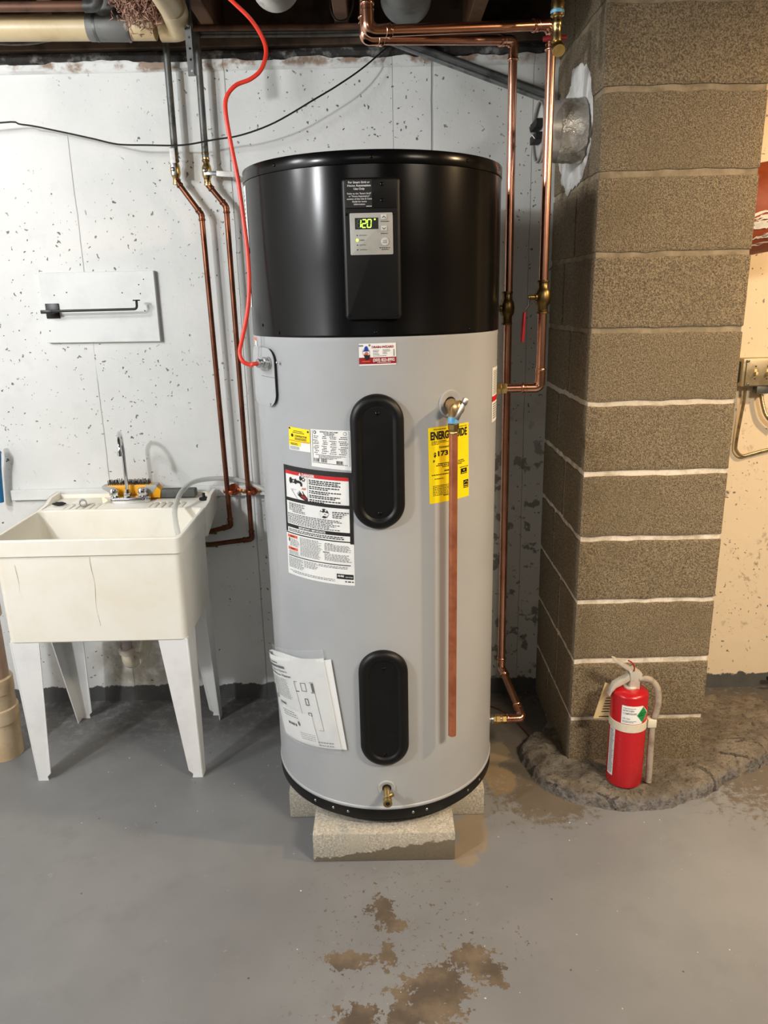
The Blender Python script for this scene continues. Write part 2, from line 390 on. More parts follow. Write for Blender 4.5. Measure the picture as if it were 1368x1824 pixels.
def paver_mat():
    m = NT('concrete_paver'); p = m.pos(); x, y, z = m.xyz(p)
    g = m.noise(p, 160, 3, 0.7); f = m.noise(p, 16, 5)
    c = m.mix(m.step(g, 0.35, 0.75), srgb(150, 144, 130), srgb(206, 200, 186))
    c = m.mix(m.step(f, 0.4, 0.75), c, srgb(172, 165, 150))
    return m.out(c, 0.9, 0, m.bump(g, 0.5, 0.003))
C['paver'] = paver_mat()
def paver_damp_mat():
    m = NT('concrete_paver_damp'); p = m.pos(); x, y, z = m.xyz(p)
    g = m.noise(p, 160, 3, 0.7); f = m.noise(p, 16, 5)
    c = m.mix(m.step(g, 0.35, 0.75), srgb(150, 144, 130), srgb(206, 200, 186))
    c = m.mix(m.step(f, 0.4, 0.75), c, srgb(172, 165, 150))
    line = m.math('ADD', m.math('MULTIPLY', x, 0.15), 0.041)           # damp creeping up from the floor, higher to the right
    line = m.math('ADD', line, m.math('MULTIPLY', m.math('SUBTRACT', m.noise(p, 22, 5), 0.5), 0.05))
    wet = m.step(m.math('SUBTRACT', line, z), -0.0008, 0.0015)
    front = m.step(y, -0.085, -0.095)
    wet = m.math('MULTIPLY', wet, front)
    c = m.mix(wet, c, m.mix(g, srgb(98, 90, 74), srgb(122, 112, 94)))
    return m.out(c, 0.85, 0, m.bump(g, 0.5, 0.003))
C['paver_damp'] = paver_damp_mat()

def block_mat():
    m = NT('concrete_block'); p = m.n('NewGeometry').outputs['Position']
    g = m.noise(p, 300, 2, 0.75); v = m.noise(p, 130, 3, 0.7); f = m.noise(p, 5, 4)
    c = m.mix(m.step(g, 0.36, 0.68), srgb(84, 73, 57), srgb(150, 135, 108))
    c = m.mix(m.math('MULTIPLY', m.step(v, 0.55, 0.72), 0.5), c, srgb(172, 158, 130))
    c = m.mix(m.math('MULTIPLY', m.step(v, 0.42, 0.32), 0.7), c, srgb(50, 43, 33))
    c = m.mix(m.math('MULTIPLY', m.step(f, 0.45, 0.7), 0.35), c, srgb(104, 92, 70))
    sp = m.vor(p, 9); hole = m.math('MULTIPLY', m.step(sp.outputs['Distance'], 0.05, 0.03), m.step(m.xyz(sp.outputs['Color'])[0], 0.8, 0.82))
    c = m.mix(hole, c, srgb(30, 26, 22))
    return m.out(c, 0.95, 0, m.bump(m.math('ADD', g, v), 0.7, 0.004))
C['block'] = block_mat()

def wall_mat():
    m = NT('painted_concrete_wall'); p = m.pos(); x, y, z = m.xyz(p)
    big = m.noise(p, 2.2, 5, 0.55); med = m.noise(p, 14, 5, 0.6); fine = m.noise(p, 90, 3, 0.6)
    warp = m.n('VectorMath'); warp.operation = 'ADD'
    nz = m.n('TexNoise'); nz.inputs['Scale'].default_value = 44; m.t.links.new(p, nz.inputs['Vector'])
    sc = m.mul(nz.outputs['Color'], (0.034, 0.034, 0.034)); m.t.links.new(p, warp.inputs[0]); m.t.links.new(sc, warp.inputs[1]); q = warp.outputs[0]
    def pits(scale, rad, gate, seed):
        mp = m.n('Mapping'); m.t.links.new(q, mp.inputs['Vector']); mp.inputs['Location'].default_value = (seed, seed*1.7, seed*0.3)
        v = m.vor(mp.outputs[0], scale); r = m.xyz(v.outputs['Color'])
        radius = m.math('MULTIPLY', m.math('ADD', m.math('MULTIPLY', r[1], 0.75), 0.25), rad)
        return m.math('MULTIPLY', m.step(m.math('SUBTRACT', radius, v.outputs['Distance']), 0.0, rad*0.35), m.step(r[0], gate, gate+0.02))
    dens = m.step(m.noise(p, 1.6, 3), 0.36, 0.56)
    p1 = pits(19, 0.105, 0.30, 0.0)
    p2 = m.math('MULTIPLY', pits(40, 0.19, 0.35, 3.1), dens)
    p3 = m.math('MULTIPLY', pits(76, 0.26, 0.55, 7.7), dens)
    pit = m.math('MAXIMUM', p1, m.math('MAXIMUM', p2, p3))
    c = m.mix(m.step(big, 0.35, 0.7), srgb(214, 216, 213), srgb(226, 227, 224))
    c = m.mix(m.math('MULTIPLY', m.step(med, 0.55, 0.75), 0.25), c, srgb(196, 198, 194))
    # duller, blotchy paint in the corner by the block pier and below the pipes
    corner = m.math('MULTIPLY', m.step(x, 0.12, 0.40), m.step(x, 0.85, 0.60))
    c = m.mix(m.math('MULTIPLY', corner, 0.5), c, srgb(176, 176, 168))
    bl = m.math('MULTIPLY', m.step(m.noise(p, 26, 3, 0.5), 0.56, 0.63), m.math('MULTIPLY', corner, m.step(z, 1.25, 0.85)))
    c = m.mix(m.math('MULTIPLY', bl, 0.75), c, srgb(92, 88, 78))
    # warm lamplight right of the pier painted in as cream, worn blotches over it
    rt = m.step(x, 1.0, 1.06)
    c = m.mix(m.math('MULTIPLY', rt, 0.8), c, srgb(226, 206, 172))
    wr = m.math('MULTIPLY', m.step(m.noise(p, 36, 4, 0.65), 0.55, 0.66), m.math('MULTIPLY', rt, m.step(m.noise(p, 3.2, 2), 0.5, 0.62)))
    c = m.mix(m.math('MULTIPLY', wr, 0.7), c, srgb(150, 134, 110))
    # brown damp mark behind the trap
    dx = m.math('MULTIPLY', m.math('ADD', x, 0.98), 5.5); dz = m.math('MULTIPLY', m.math('SUBTRACT', z, 0.17), 7.0)
    rr = m.math('ADD', m.math('MULTIPLY', dx, dx), m.math('MULTIPLY', dz, dz))
    tr = m.math('MULTIPLY', m.step(rr, 1.3, 0.2), m.step(med, 0.35, 0.6))
    c = m.mix(m.math('MULTIPLY', tr, 0.7), c, srgb(150, 138, 112))
    # seams left by the forms
    seam = None
    for xs, wd, gate in ((-1.0, 0.0012, 0.42), (-0.476, 0.0015, 0.2), (0.188, 0.003, 0.3), (0.06, 0.0008, 0.3), (0.515, 0.001, 0.3)):
        d = m.math('ABSOLUTE', m.math('SUBTRACT', m.math('ADD', x, m.math('MULTIPLY', m.math('SUBTRACT', m.noise(p, 9, 2), 0.5), 0.006)), xs))
        sgm = m.math('MULTIPLY', m.step(d, wd*1.6, wd*0.7), m.step(m.noise(p, 3.0, 3), gate, gate+0.1))
        seam = sgm if seam is None else m.math('MAXIMUM', seam, sgm)
    c = m.mix(m.math('MULTIPLY', seam, 0.55), c, srgb(110, 110, 106))
    c = m.mix(m.math('MULTIPLY', pit, 0.92), c, m.mix(fine, srgb(40, 40, 37), srgb(120, 120, 114)))
    # broken plaster along the top
    edge = m.math('ADD', z, m.math('MULTIPLY', m.math('SUBTRACT', m.noise(p, 12, 4), 0.5), 0.05))
    c = m.mix(m.math('MULTIPLY', m.step(edge, 2.235, 2.25), m.step(med, 0.45, 0.6)), c, srgb(150, 128, 110))
    # floor paint carried up the foot of the wall
    foot = m.step(m.math('ADD', z, m.math('MULTIPLY', m.math('SUBTRACT', m.noise(p, 18, 5, 0.7), 0.5), 0.06)), 0.066, 0.060)
    c = m.mix(foot, c, m.mix(med, srgb(66, 66, 66), srgb(96, 96, 95)))
    h = m.math('SUBTRACT', m.math('ADD', m.math('MULTIPLY', med, 0.5), m.math('MULTIPLY', big, 0.8)), m.math('ADD', m.math('MULTIPLY', pit, 0.9), m.math('MULTIPLY', seam, 0.7)))
    nm = m.bump(h, 0.6, 0.006); nm = m.bump(fine, 0.15, 0.002, nm)
    return m.out(c, 0.62, 0, nm)
C['wall'] = wall_mat()
C['black_gloss'].node_tree.nodes['Principled BSDF'].inputs['Specular IOR Level'].default_value = 0.2
C['black_plastic'].node_tree.nodes['Principled BSDF'].inputs['Specular IOR Level'].default_value = 0.3
C['wall_white'] = mk('white_side_wall_paint', srgb(226, 227, 225), 0.7, 0, srgb(214, 216, 214), 3, bump=0.2, bscale=20, bdist=0.004)
C['wall_plain'] = mk('far_wall_paint', srgb(100, 97, 92), 0.8, 0, srgb(88, 85, 80), 3, bump=0.2, bscale=20, bdist=0.004)

def floor_mat():
    m = NT('painted_concrete_floor'); p = m.pos(); x, y, z = m.xyz(p)
    big = m.noise(p, 1.4, 4, 0.55); med = m.noise(p, 9, 5, 0.62); rag = m.noise(p, 30, 6, 0.72); fine = m.noise(p, 140, 3, 0.6)
    c = m.mix(m.step(big, 0.35, 0.7), srgb(113, 114, 115), srgb(128, 129, 129))
    c = m.mix(m.math('MULTIPLY', m.step(med, 0.5, 0.75), 0.3), c, srgb(104, 104, 103))
    def zone(blobs, amp, soft):
        s = None
        for bx, by, rx, ry in blobs:
            dx = m.math('DIVIDE', m.math('SUBTRACT', x, bx), rx); dy = m.math('DIVIDE', m.math('SUBTRACT', y, by), ry)
            d = m.math('SUBTRACT', 1.0, m.math('SQRT', m.math('ADD', m.math('MULTIPLY', dx, dx), m.math('MULTIPLY', dy, dy))))
            s = d if s is None else m.math('MAXIMUM', s, d)
        s = m.math('MAXIMUM', s, -1.2)
        s = m.math('ADD', s, m.math('MULTIPLY', m.math('SUBTRACT', m.noise(p, 34, 7, 0.72), 0.5), amp))
        return m.step(s, -soft, soft)
    # bare, damp brown concrete behind the heater and round the pier
    bare = zone([(0.44, 2.42, 0.20, 0.40), (1.35, 2.35, 0.42, 0.42), (0.50, 2.05, 0.14, 0.12)], 2.8, 0.22)
    c = m.mix(m.math('MULTIPLY', bare, 0.9), c, m.mix(med, srgb(70, 61, 50), srgb(112, 100, 82)))
    tan = zone([(0.385, 2.30, 0.035, 0.06), (0.37, 2.14, 0.045, 0.07), (0.345, 2.19, 0.03, 0.12), (0.245, 1.90, 0.045, 0.10), (0.21, 1.80, 0.04, 0.05)], 1.6, 0.15)
    c = m.mix(m.math('MULTIPLY', tan, 0.6), c, m.mix(med, srgb(128, 108, 78), srgb(158, 138, 106)))
    # flaked paint in front of the heater
    fk = zone([(0.075, 1.34, 0.075, 0.075), (0.11, 1.385, 0.05, 0.05), (0.035, 1.30, 0.05, 0.05), (0.14, 1.36, 0.035, 0.03), (0.12, 1.405, 0.045, 0.025), (-0.012, 1.467, 0.02, 0.04), (-0.105, 1.455, 0.055, 0.028),
               (-0.08, 1.305, 0.05, 0.030), (0.185, 1.455, 0.055, 0.035), (0.215, 1.415, 0.04, 0.03), (0.235, 1.39, 0.03, 0.02), (-0.02, 1.585, 0.035, 0.02), (-0.03, 1.62, 0.03, 0.03), (0.01, 1.555, 0.04, 0.02)], 4.6, 0.05)
    fleck = zone([(0.0, 1.62, 0.20, 0.16), (0.16, 1.47, 0.14, 0.10), (-0.08, 1.47, 0.14, 0.12), (0.30, 1.50, 0.05, 0.07), (-0.06, 1.32, 0.16, 0.05)], 0.2, 0.6)
    sm = m.math('MULTIPLY', m.step(m.noise(p, 62, 4, 0.7), 0.60, 0.64), fleck)
    fk = m.math('MAXIMUM', fk, sm)
    c = m.mix(m.math('MULTIPLY', fk, 0.92), c, m.mix(m.step(med, 0.35, 0.65), srgb(70, 58, 44), srgb(108, 93, 72)))
    # scuffs and grit, then shade painted in by the back wall
    wt = m.math('MULTIPLY', m.step(rag, 0.63, 0.69), m.step(med, 0.45, 0.6))
    c = m.mix(m.math('MULTIPLY', wt, 0.35), c, srgb(168, 164, 156))
    dk = m.vor(p, 16); r = m.xyz(dk.outputs['Color'])
    sp = m.math('MULTIPLY', m.step(dk.outputs['Distance'], 0.055, 0.035), m.step(r[0], 0.55, 0.56))
    c = m.mix(m.math('MULTIPLY', sp, 0.8), c, srgb(52, 47, 42))
    bk = m.math('MULTIPLY', m.step(y, 2.25, 2.60), m.step(rag, 0.32, 0.55))  # floor darker towards the back wall: shade put into the colour
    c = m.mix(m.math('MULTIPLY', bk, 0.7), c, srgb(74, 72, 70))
    ro = m.math('ADD', 0.40, m.math('MULTIPLY', m.math('MAXIMUM', fk, bare), 0.3))
    ro = m.math('ADD', ro, m.math('MULTIPLY', med, 0.10))
    h = m.math('SUBTRACT', m.math('MULTIPLY', med, 0.4), m.math('MULTIPLY', fk, 0.5))
    nm = m.bump(h, 0.35, 0.004); nm = m.bump(fine, 0.12, 0.001, nm)
    return m.out(c, ro, 0, nm)
C['floor'] = floor_mat()
def mound_mat():
    m = NT('rough_patch_concrete'); p = m.pos()
    a = m.noise(p, 12, 6, 0.7); b = m.noise(p, 60, 5, 0.7)
    c = m.mix(m.step(a, 0.35, 0.7), srgb(98, 88, 74), srgb(142, 132, 116))
    c = m.mix(m.math('MULTIPLY', m.step(b, 0.5, 0.7), 0.4), c, srgb(104, 104, 104))
    c = m.mix(m.math('MULTIPLY', m.step(b, 0.46, 0.34), 0.7), c, srgb(54, 47, 40))
    x, y, z = m.xyz(p)
    rim = m.math('MULTIPLY', m.step(z, 0.040, 0.028), m.step(m.noise(p, 20, 5, .7), 0.35, 0.5))      # grey floor paint lapped over the broken edge
    c = m.mix(m.math('MULTIPLY', rim, 0.7), c, m.mix(m.step(b, .4, .6), srgb(84, 84, 88), srgb(128, 126, 126)))
    v = m.vor(p, 4.5, 1.0, 'DISTANCE_TO_EDGE'); cr = m.math('MULTIPLY', m.step(m.math('ADD', v.outputs['Distance'], m.math('MULTIPLY', m.math('SUBTRACT', b, .5), .06)), 0.022, 0.008), m.step(a, .5, .6))
    c = m.mix(m.math('MULTIPLY', cr, 0.55), c, srgb(48, 42, 36))
    return m.out(c, 0.8, 0, m.bump(m.math('SUBTRACT', m.math('ADD', a, b), cr), 1.0, 0.016))
C['mound'] = mound_mat()

# ================================================================== THE ROOM
WY = 2.71
rng = random.Random(7)
def wallquad(x0, x1, z0, z1, y): return MB().add([(x0, y, z0), (x1, y, z0), (x1, y, z1), (x0, y, z1)], [(0, 1, 2, 3)])
m = MB().box(-3.3, 3.3, -3.0, WY+0.2, -0.1, 0.0)
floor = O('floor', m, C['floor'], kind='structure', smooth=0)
O('wall_back', MB().box(-3.3, 3.3, WY, WY+0.2, 0.0, 2.262), C['wall'], kind='structure', smooth=0)
O('wall_left', MB().box(-2.75, -2.65, -3.0, WY, 0.0, 2.56), C['wall_white'], kind='structure', smooth=0)
O('wall_right', MB().box(3.3, 3.4, -3.0, WY+0.2, 0.0, 2.62), C['wall_plain'], kind='structure', smooth=0)
O('wall_front', MB().box(-3.4, 3.4, -3.1, -3.0, 0.0, 2.62), C['wall_plain'], kind='structure', smooth=0)
ceil = O('ceiling', MB().box(-3.4, 3.4, -3.1, WY+0.3, 2.56, 2.62), C['subfloor'], kind='structure', smooth=0)
jm = None
for k in range(-6, 8):
    x = -0.094+0.4065*k
    m = MB().box(x-0.021, x+0.021, -3.0, WY+0.08, 2.335, 2.56, bev=0.003, seg=1)
    O('joist', m, C['wood'], ceil, smooth=0)
# sill on top of the wall, rough foam and broken plaster under it
sill = O('trim_1', MB().box(-3.3, 3.3, WY-0.02, WY+0.12, 2.297, 2.334, bev=0.003, seg=1), C['wood_dark'], kind='structure', smooth=0)
O('trim_2', MB().box(-3.3, 3.3, WY+0.10, WY+0.14, 2.334, 2.56), C['wood_dark'], kind='structure', smooth=0)
def ragged(u, v):
    x = -3.3+6.6*u; a = 2*PI*v
    k = 0.010*pnoise((x*9, v*3, 1.0))+0.008*pnoise((x*30, v*5, 4.0))
    return (x, WY+0.03+0.034*math.cos(a)+k, 2.281+(0.020+k*0.5)*math.sin(a)+0.004*pnoise((x*4, 0, 9)))
O('trim_3', MB().grid(ragged, 420, 10), C['foam'], kind='structure')
def lipfn(u, v):
    x = -3.3+6.6*u; k = 0.012*pnoise((x*7, 3.3, 0))+0.008*pnoise((x*26, 8.1, 0))
    return [(x, WY-0.001, 2.235), (x, WY-0.012+0.4*k, 2.244+0.5*k), (x, WY-0.010+0.3*k, 2.262+k), (x, WY+0.03, 2.262+0.5*k)][round(v*3)]
O('trim_4', MB().grid(lipfn, 460, 3), C['wall'], kind='structure', smooth=60)
# white batten the pipes are strapped to
O('trim_5', MB().box(-1.362, -0.2, WY-0.019, WY, 0.838, 0.876, bev=0.002, seg=1), C['board_white'], kind='structure', smooth=0)

# block pier (a chimney) : mortar core with one mesh per block
PX0, PX1, PY0 = 0.5913, 1.0195, 2.1692
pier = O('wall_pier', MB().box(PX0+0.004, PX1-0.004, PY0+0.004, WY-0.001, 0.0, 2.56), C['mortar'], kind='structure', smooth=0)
J = 0.0080
def roughbox(mb, x0, x1, y0, y1, z0, z1):      # a block with slightly broken, uneven arrises
    bm = bmesh.new(); bmesh.ops.create_cube(bm, size=1)
    for q in bm.verts: q.co = Vector(((x0+x1)/2+q.co.x*(x1-x0), (y0+y1)/2+q.co.y*(y1-y0), (z0+z1)/2+q.co.z*(z1-z0)))
    bmesh.ops.subdivide_edges(bm, edges=bm.edges[:], cuts=11, use_grid_fill=True)
    ed = [e for e in bm.edges if len(e.link_faces) == 2 and e.calc_face_angle() > 1]
    bmesh.ops.bevel(bm, geom=ed, offset=0.003, segments=2, profile=0.5, affect='EDGES')
    for q in bm.verts:
        v = q.co.copy(); edge = min(abs(v.z-z0), abs(v.z-z1)) < 0.006
        k = 0.0050 if edge else 0.0008
        q.co += Vector((0.0006*pnoise(v*30), 0.0006*pnoise(v*30+Vector((5, 0, 0))), k*pnoise(v*26+Vector((0, 7, 0)))))
    bm.verts.index_update(); mb.add([q.co.copy() for q in bm.verts], [[q.index for q in f.verts] for f in bm.faces]); bm.free()
def block(x0, x1, y0, y1, z0, z1):
    jig = [rng.uniform(-0.0012, 0.0012) for _ in range(4)]
    m = MB(); roughbox(m, x0+(0 if x0 == PX0 else J), x1-(0 if x1 == PX1 else J), y0+(jig[0] if y0 == PY0 else J), y1-(J if y1 < WY-0.01 else 0.002), z0+J+jig[1], z1-J+jig[2])
    O('block', m, C['block'], pier, smooth=30)
for k in range(0, 13):
    z0 = k*0.2032; z1 = min(z0+0.2032, 2.56)
    a = 2.395 if k in (0+6, 4, 2, 1, 8, 10) else 2.512
    block(PX0, PX1, PY0, a, z0, z1)
    block(PX0, PX1, a, WY, z0, z1)
# plaster collar round the duct on the pier's left face
DC = (2.335, 1.966)                                   # duct centre (y, z) on that face
pts = [(1040, 113), (1024, 122), (1018, 150), (1006, 190), (1000, 250), (998, 300), (1004, 332), (1011, 346), (1020, 333), (1034, 322), (1046, 285), (1054, 240), (1056, 190), (1053, 150), (1049, 122)]
poly = [atx(px, py, PX0) for px, py in pts]
ring0 = []; n = 90
pl = spline([Vector((0, p.y, p.z)) for p in poly]+[Vector((0, poly[0].y, poly[0].z))], 6)[:-1]
rings = [[], [], []]
cen = Vector((0, DC[0], DC[1]))
for i, p in enumerate(pl):
    d = (p-cen); k = 1+0.09*pnoise(p*30)+0.05*pnoise(p*90)
    rings[0].append((PX0+0.001, DC[0]+d.y*k, DC[1]+d.z*k))
    rings[1].append((PX0-0.006-0.004*abs(pnoise(p*40)), DC[0]+d.y*k*0.95, DC[1]+d.z*k*0.95))
    rings[2].append((PX0-0.012, DC[0]+d.y*0.3, DC[1]+d.z*0.3))
O('plaster_collar', MB().loops(rings, True, False, True), C['plaster'], pier, smooth=60)

# raised, rough concrete round the foot of the pier
op = [(926, 1340), (930, 1362), (955, 1392), (985, 1412), (1020, 1428), (1075, 1440), (1140, 1444), (1200, 1436), (1262, 1414), (1300, 1392), (1340, 1372), (1400, 1350)]
mo = [fl(*q) for q in op]
mo = [Vector((p.x, p.y, 0)) for p in mo]+[Vector((1.62, 2.35, 0)), Vector((1.45, 2.56, 0)), Vector((1.1, 2.62, 0)), Vector((0.75, 2.6, 0)), Vector((0.56, 2.42, 0)), fl(992, 1318), fl(945, 1320)]
mo = spline(mo+[mo[0]], 16)[:-1]; mc = Vector((0.86, 2.24, 0)); rings = []
for t, h in ((1.03, -0.006), (1.0, 0.002), (0.992, 0.016), (0.975, 0.030), (0.95, 0.036), (0.91, 0.041), (0.86, 0.043), (0.80, 0.046), (0.74, 0.047), (0.65, .048), (0.55, 0.048), (0.3, 0.048), (0.02, 0.048)):
    r = []
    for p in mo:
        d = p-mc; k = t*(1+0.030*pnoise(p*8)+0.018*pnoise(p*30)+0.008*pnoise(p*70)) if t > 0.9 else t
        q = mc+d*k
        hh = h+(0.008*pnoise(q*7)+0.010*pnoise(q*20)+0.007*pnoise(q*55))*(1 if 0.5 < t < 1.01 else 0)
        lump = max(0, 1-((q.x-0.50)**2/0.010+(q.y-2.20)**2/0.016)); hh += 0.012*lump*(1 if t < 0.99 else 0)*(1+pnoise(q*30))
        r.append((q.x, q.y, hh if t < 0.5 or t > 0.5 else hh))
    rings.append(r)
O('concrete_patch', MB().loops(rings, True, False, True), C['mound'], floor, smooth=50)
m = MB()
for i in range(90):
    a = rng.choice([(1000, 1280, 1390, 1470), (1080, 1340, 1380, 1440), (480, 1340, 1450, 1800), (100, 480, 1290, 1480)])
    p = fl(rng.uniform(a[0], a[1]), rng.uniform(a[2], a[3]))
    s = rng.uniform(0.0010, 0.0032); t = rng.uniform(0, PI); zz = 0.0 if not (p.x > 0.5 and p.y > 1.93) else 0.05
    if zz: continue
    e1 = Vector((math.cos(t), math.sin(t), 0))*s; e2 = Vector((-math.sin(t), math.cos(t), 0))*s*rng.uniform(.4, 1)
    m.add([p+e1, p+e2, p-e1, p-e2, p+Vector((0, 0, s*0.5))], [(0, 1, 4), (1, 2, 4), (2, 3, 4), (3, 0, 4), (3, 2, 1, 0)])
O('paint_chips', m, C['chip'], None, 'tiny white paint chips and grit scattered over the grey floor', 'debris', kind='stuff', smooth=0)

# ================================================================== WATER HEATER
# concrete pavers carrying it
pv = O('concrete_paver', MB().box(-0.216, 0.182, 1.782, 1.972, 0.0, 0.0915, bev=0.004), C['paver_damp'], None, 'pale concrete paver in front under the heater, damp along its lower edge', 'paver', 'pavers under the water heater', base=(-0.017, 1.877, 0))
pv.data.transform(Matrix.Rotation(R_(-0.5), 4, 'Z'))
O('concrete_paver', MB().box(-0.304, -0.110, 1.9765, 2.375, 0.0, 0.0915, bev=0.004), C['paver'], None, 'concrete paver under the heater sticking out on the side of the sink', 'paver', 'pavers under the water heater', base=(-0.207, 2.176, 0))
O('concrete_paver', MB().box(0.094, 0.288, 1.9715, 2.37, 0.0, 0.0915, bev=0.004), C['paver'], None, 'concrete paver under the heater sticking out on the side of the block pier', 'paver', 'pavers under the water heater', base=(0.191, 2.171, 0))

HB = 0.0915
heater = T('water_heater', (HX, HY, HB), 'tall grey cylindrical water heater with a black upper jacket and digital panel', 'water heater')
AX = Fr((HX, HY, 0), (1, 0, 0), (0, 1, 0), (0, 0, 1))
def onfr(fr, px, py, w=0.0):
    d = ray(px, py); o = fr(0, 0, w); t = (o-CAMP).dot(fr.z)/d.dot(fr.z); q = CAMP+d*t-o
    return q.dot(fr.x), q.dot(fr.y)
def screw(parent, fr, a, b, w, r=0.004, mat='black_gloss', name='screw'):
    f = Fr(fr(a, b, w), fr.x, fr.y, fr.z)
    return O(name, MB().lathe([(r*1.15, -0.001), (r*1.15, 0.0006), (r*0.85, 0.0018), (r*0.3, 0.0024)], f, 12), C[mat], parent)
O('base_pan', MB().lathe([(0.30, HB), (0.302, 0.13)], AX, 96), C['black_matte'], heater)
br = O('base_ring', MB().lathe([(0.318, 0.1185), (0.3318, 0.1185), (0.3325, 0.120), (0.3325, 0.1515), (0.3312, 0.1530), (0.318, 0.153)], AX, 144), C['black_plastic'], heater)
for a in (-38, -27, -19, 13, 20, 46, 57):
    screw(br, hframe(R_(a), 0.136, 0.3325), 0, 0, 0, 0.0035, 'steel')
O('tank_jacket', MB().lathe([(0.32, 0.152), (0.3322, 0.152), (0.3334, 0.1545), (0.3334, 0.1575), (0.3322, 0.160), (HR, 0.1615), (HR, 0.6), (HR, 1.0), (HR, 1.425), (0.3316, 1.4285), (0.3316, 1.438), (0.32, 1.444)], AX, 160), C['jacket'], heater)
up = O('upper_jacket', MB().lathe([(0.325, 1.4395), (0.3328, 1.4395), (0.3336, 1.441), (0.3330, 1.444), (0.3330, 1.6), (0.3330, 1.8095), (0.325, 1.8125)], AX, 160), C['black_gloss'], heater)
lid = O('lid', MB().lathe([(0.328, 1.8105), (0.3342, 1.8105), (0.3348, 1.812), (0.3348, 1.8360), (0.3335, 1.8385), (0.331, 1.8395), (0.326, 1.8370), (0.12, 1.842), (0.02, 1.843)], AX, 160), C['black_gloss'], heater)
for a in (-42, 0, 41): screw(lid, hframe(R_(a), 1.824, 0.3348), 0, 0, 0, 0.0035)
for px, py in ((497, 593), (669, 592), (836, 586), (468, 579)):
    ph, z = cy(px, py, 0.333); screw(up, hframe(ph, z, 0.333), 0, 0, 0, 0.0035)

# control panel
cph = cy(662, 440, 0.35)[0]
PF = hframe(cph, 1.62, 0.333); pw = 0.020
a0, b1 = onfr(PF, 609, 316, pw); a1, b1b = onfr(PF, 713, 314, pw); a0b, b0 = onfr(PF, 615, 569, pw); a1b, b0b = onfr(PF, 715, 569, pw)
a0 = (a0+a0b)/2; a1 = (a1+a1b)/2; b1 = (b1+b1b)/2; b0 = (b0+b0b)/2
cpn = O('control_panel', MB().prism(rrect(a0, a1, b0, b1, 0.009), PF, -0.02, pw, 0.007, 3), C['black_plastic'], heater)
def prect(x0, y0, x1, y1, w): u0, v1 = onfr(PF, x0, y0, w); u1, v0 = onfr(PF, x1, y1, w); return u0, u1, v0, v1
u0, u1, v0, v1 = prect(614, 320, 707, 370, pw)
tp = O('terminal_cover', MB().prism(rrect(u0, u1, v0, v1, 0.003), PF, pw-0.002, pw+0.0016, 0.0008), C['black_plastic'], cpn)
for q in ((680, 328), (680.5, 357)):
    a, b = onfr(PF, *q, pw); screw(cpn, PF, a, b, pw+0.0016, 0.0038)
for q in ((622, 562), (705, 561), (617, 382), (701, 380)):
    a, b = onfr(PF, *q, pw); screw(cpn, PF, a, b, pw, 0.0026)
w0, w1, q0, q1 = prect(614.5, 320, 663, 369, pw+0.002)
sh = fsheet(Fr(PF(w0, q1, pw+0.0018), PF.x, PF.y, PF.z), w1-w0, q1-q0)
O('label_plate', MB().prism([(w0, q0), (w1, q0), (w1, q1), (w0, q1)], PF, pw+0.0015, pw+0.0018), C['ink'], cpn, smooth=0)
mb = MB()
for i, (tx, h) in enumerate((('For Smart Grid or', .075), ('Home Automation', .075), ('Use Only', .075))): sh.text(tx, .52, .10+.115*i, h, .0004, mb, bold=0.02, width=(.82, .88, .42)[i])
for i, tx in enumerate(('Refer to the "Smart Grid"', 'or "Home Automation"', 'section of the Use & Care', 'Guide for more', 'information')): sh.text(tx, .52, .50+.095*i, .06, .0004, mb, width=(.9, .8, .94, .55, .42)[i], bold=.01)
sh.dashes(.78, .98, .95, .025, .0004, mb, rng)
O('lettering', mb, C['white_ink'], cpn, smooth=0, kind='stuff')
# keypad
w0, w1, q0, q1 = prect(622.5, 380, 700.5, 453, pw)
kp = O('keypad', MB().prism(rrect(w0, w1, q0, q1, 0.0025), PF, pw-0.001, pw+0.0012, 0.0006), C['silver_plate'], cpn)
KW, KH = w1-w0, q1-q0
ks = fsheet(Fr(PF(w0, q1, pw+0.0012), PF.x, PF.y, PF.z), KW, KH)
mb = MB(); ks.poly([(.12, .115), (.12, .385), (.665, .385), (.665, .115)], .0003, mb); O('display', mb, C['ink'], cpn, smooth=0)
SEG = {'a': ((0, 0), (1, 0)), 'b': ((1, 0), (1, .5)), 'c': ((1, .5), (1, 1)), 'd': ((0, 1), (1, 1)), 'e': ((0, .5), (0, 1)), 'f': ((0, 0), (0, .5)), 'g': ((0, .5), (1, .5))}
gh = MB()
for i, (x, on) in enumerate(((.165, 'bc'), (.285, 'abged'), (.405, 'abcdef'))):
    lit = MB()
    for sname, ((p0, p1), (p2, p3)) in SEG.items():
        dw, dh, th = .085, .185, .020
        X0, Y0, X1, Y1 = x+p0*dw+0.012*(1-p1), .158+p1*dh, x+p2*dw+0.012*(1-p3), .158+p3*dh
        if abs(Y1-Y0) < 1e-6: pts = [(X0+.004, Y0-th*.55), (X0+.004, Y0+th*.55), (X1-.004, Y0+th*.55), (X1-.004, Y0-th*.55)]
        else: pts = [(X0-th*.5, Y0+.008), (X1-th*.5, Y1-.008), (X1+th*.5, Y1-.008), (X0+th*.5, Y0+.008)]
        if sname in on: ks.poly(pts, .0006, lit)
        elif i == 0: ks.poly(pts, .0005, gh)
    O('digit', lit, C['led'], cpn, smooth=0, kind='stuff')
O('degree_light', ks.oval(.585, .155, .0018, .0006, MB()), C['led'], cpn, smooth=0)
O('indicator_light', ks.oval(.165, .645, .0030, .0008, MB()), C['led'], cpn, smooth=0)
O('unlit_digit', gh, C['ghost'], cpn, smooth=0, kind='stuff')
mb = MB()
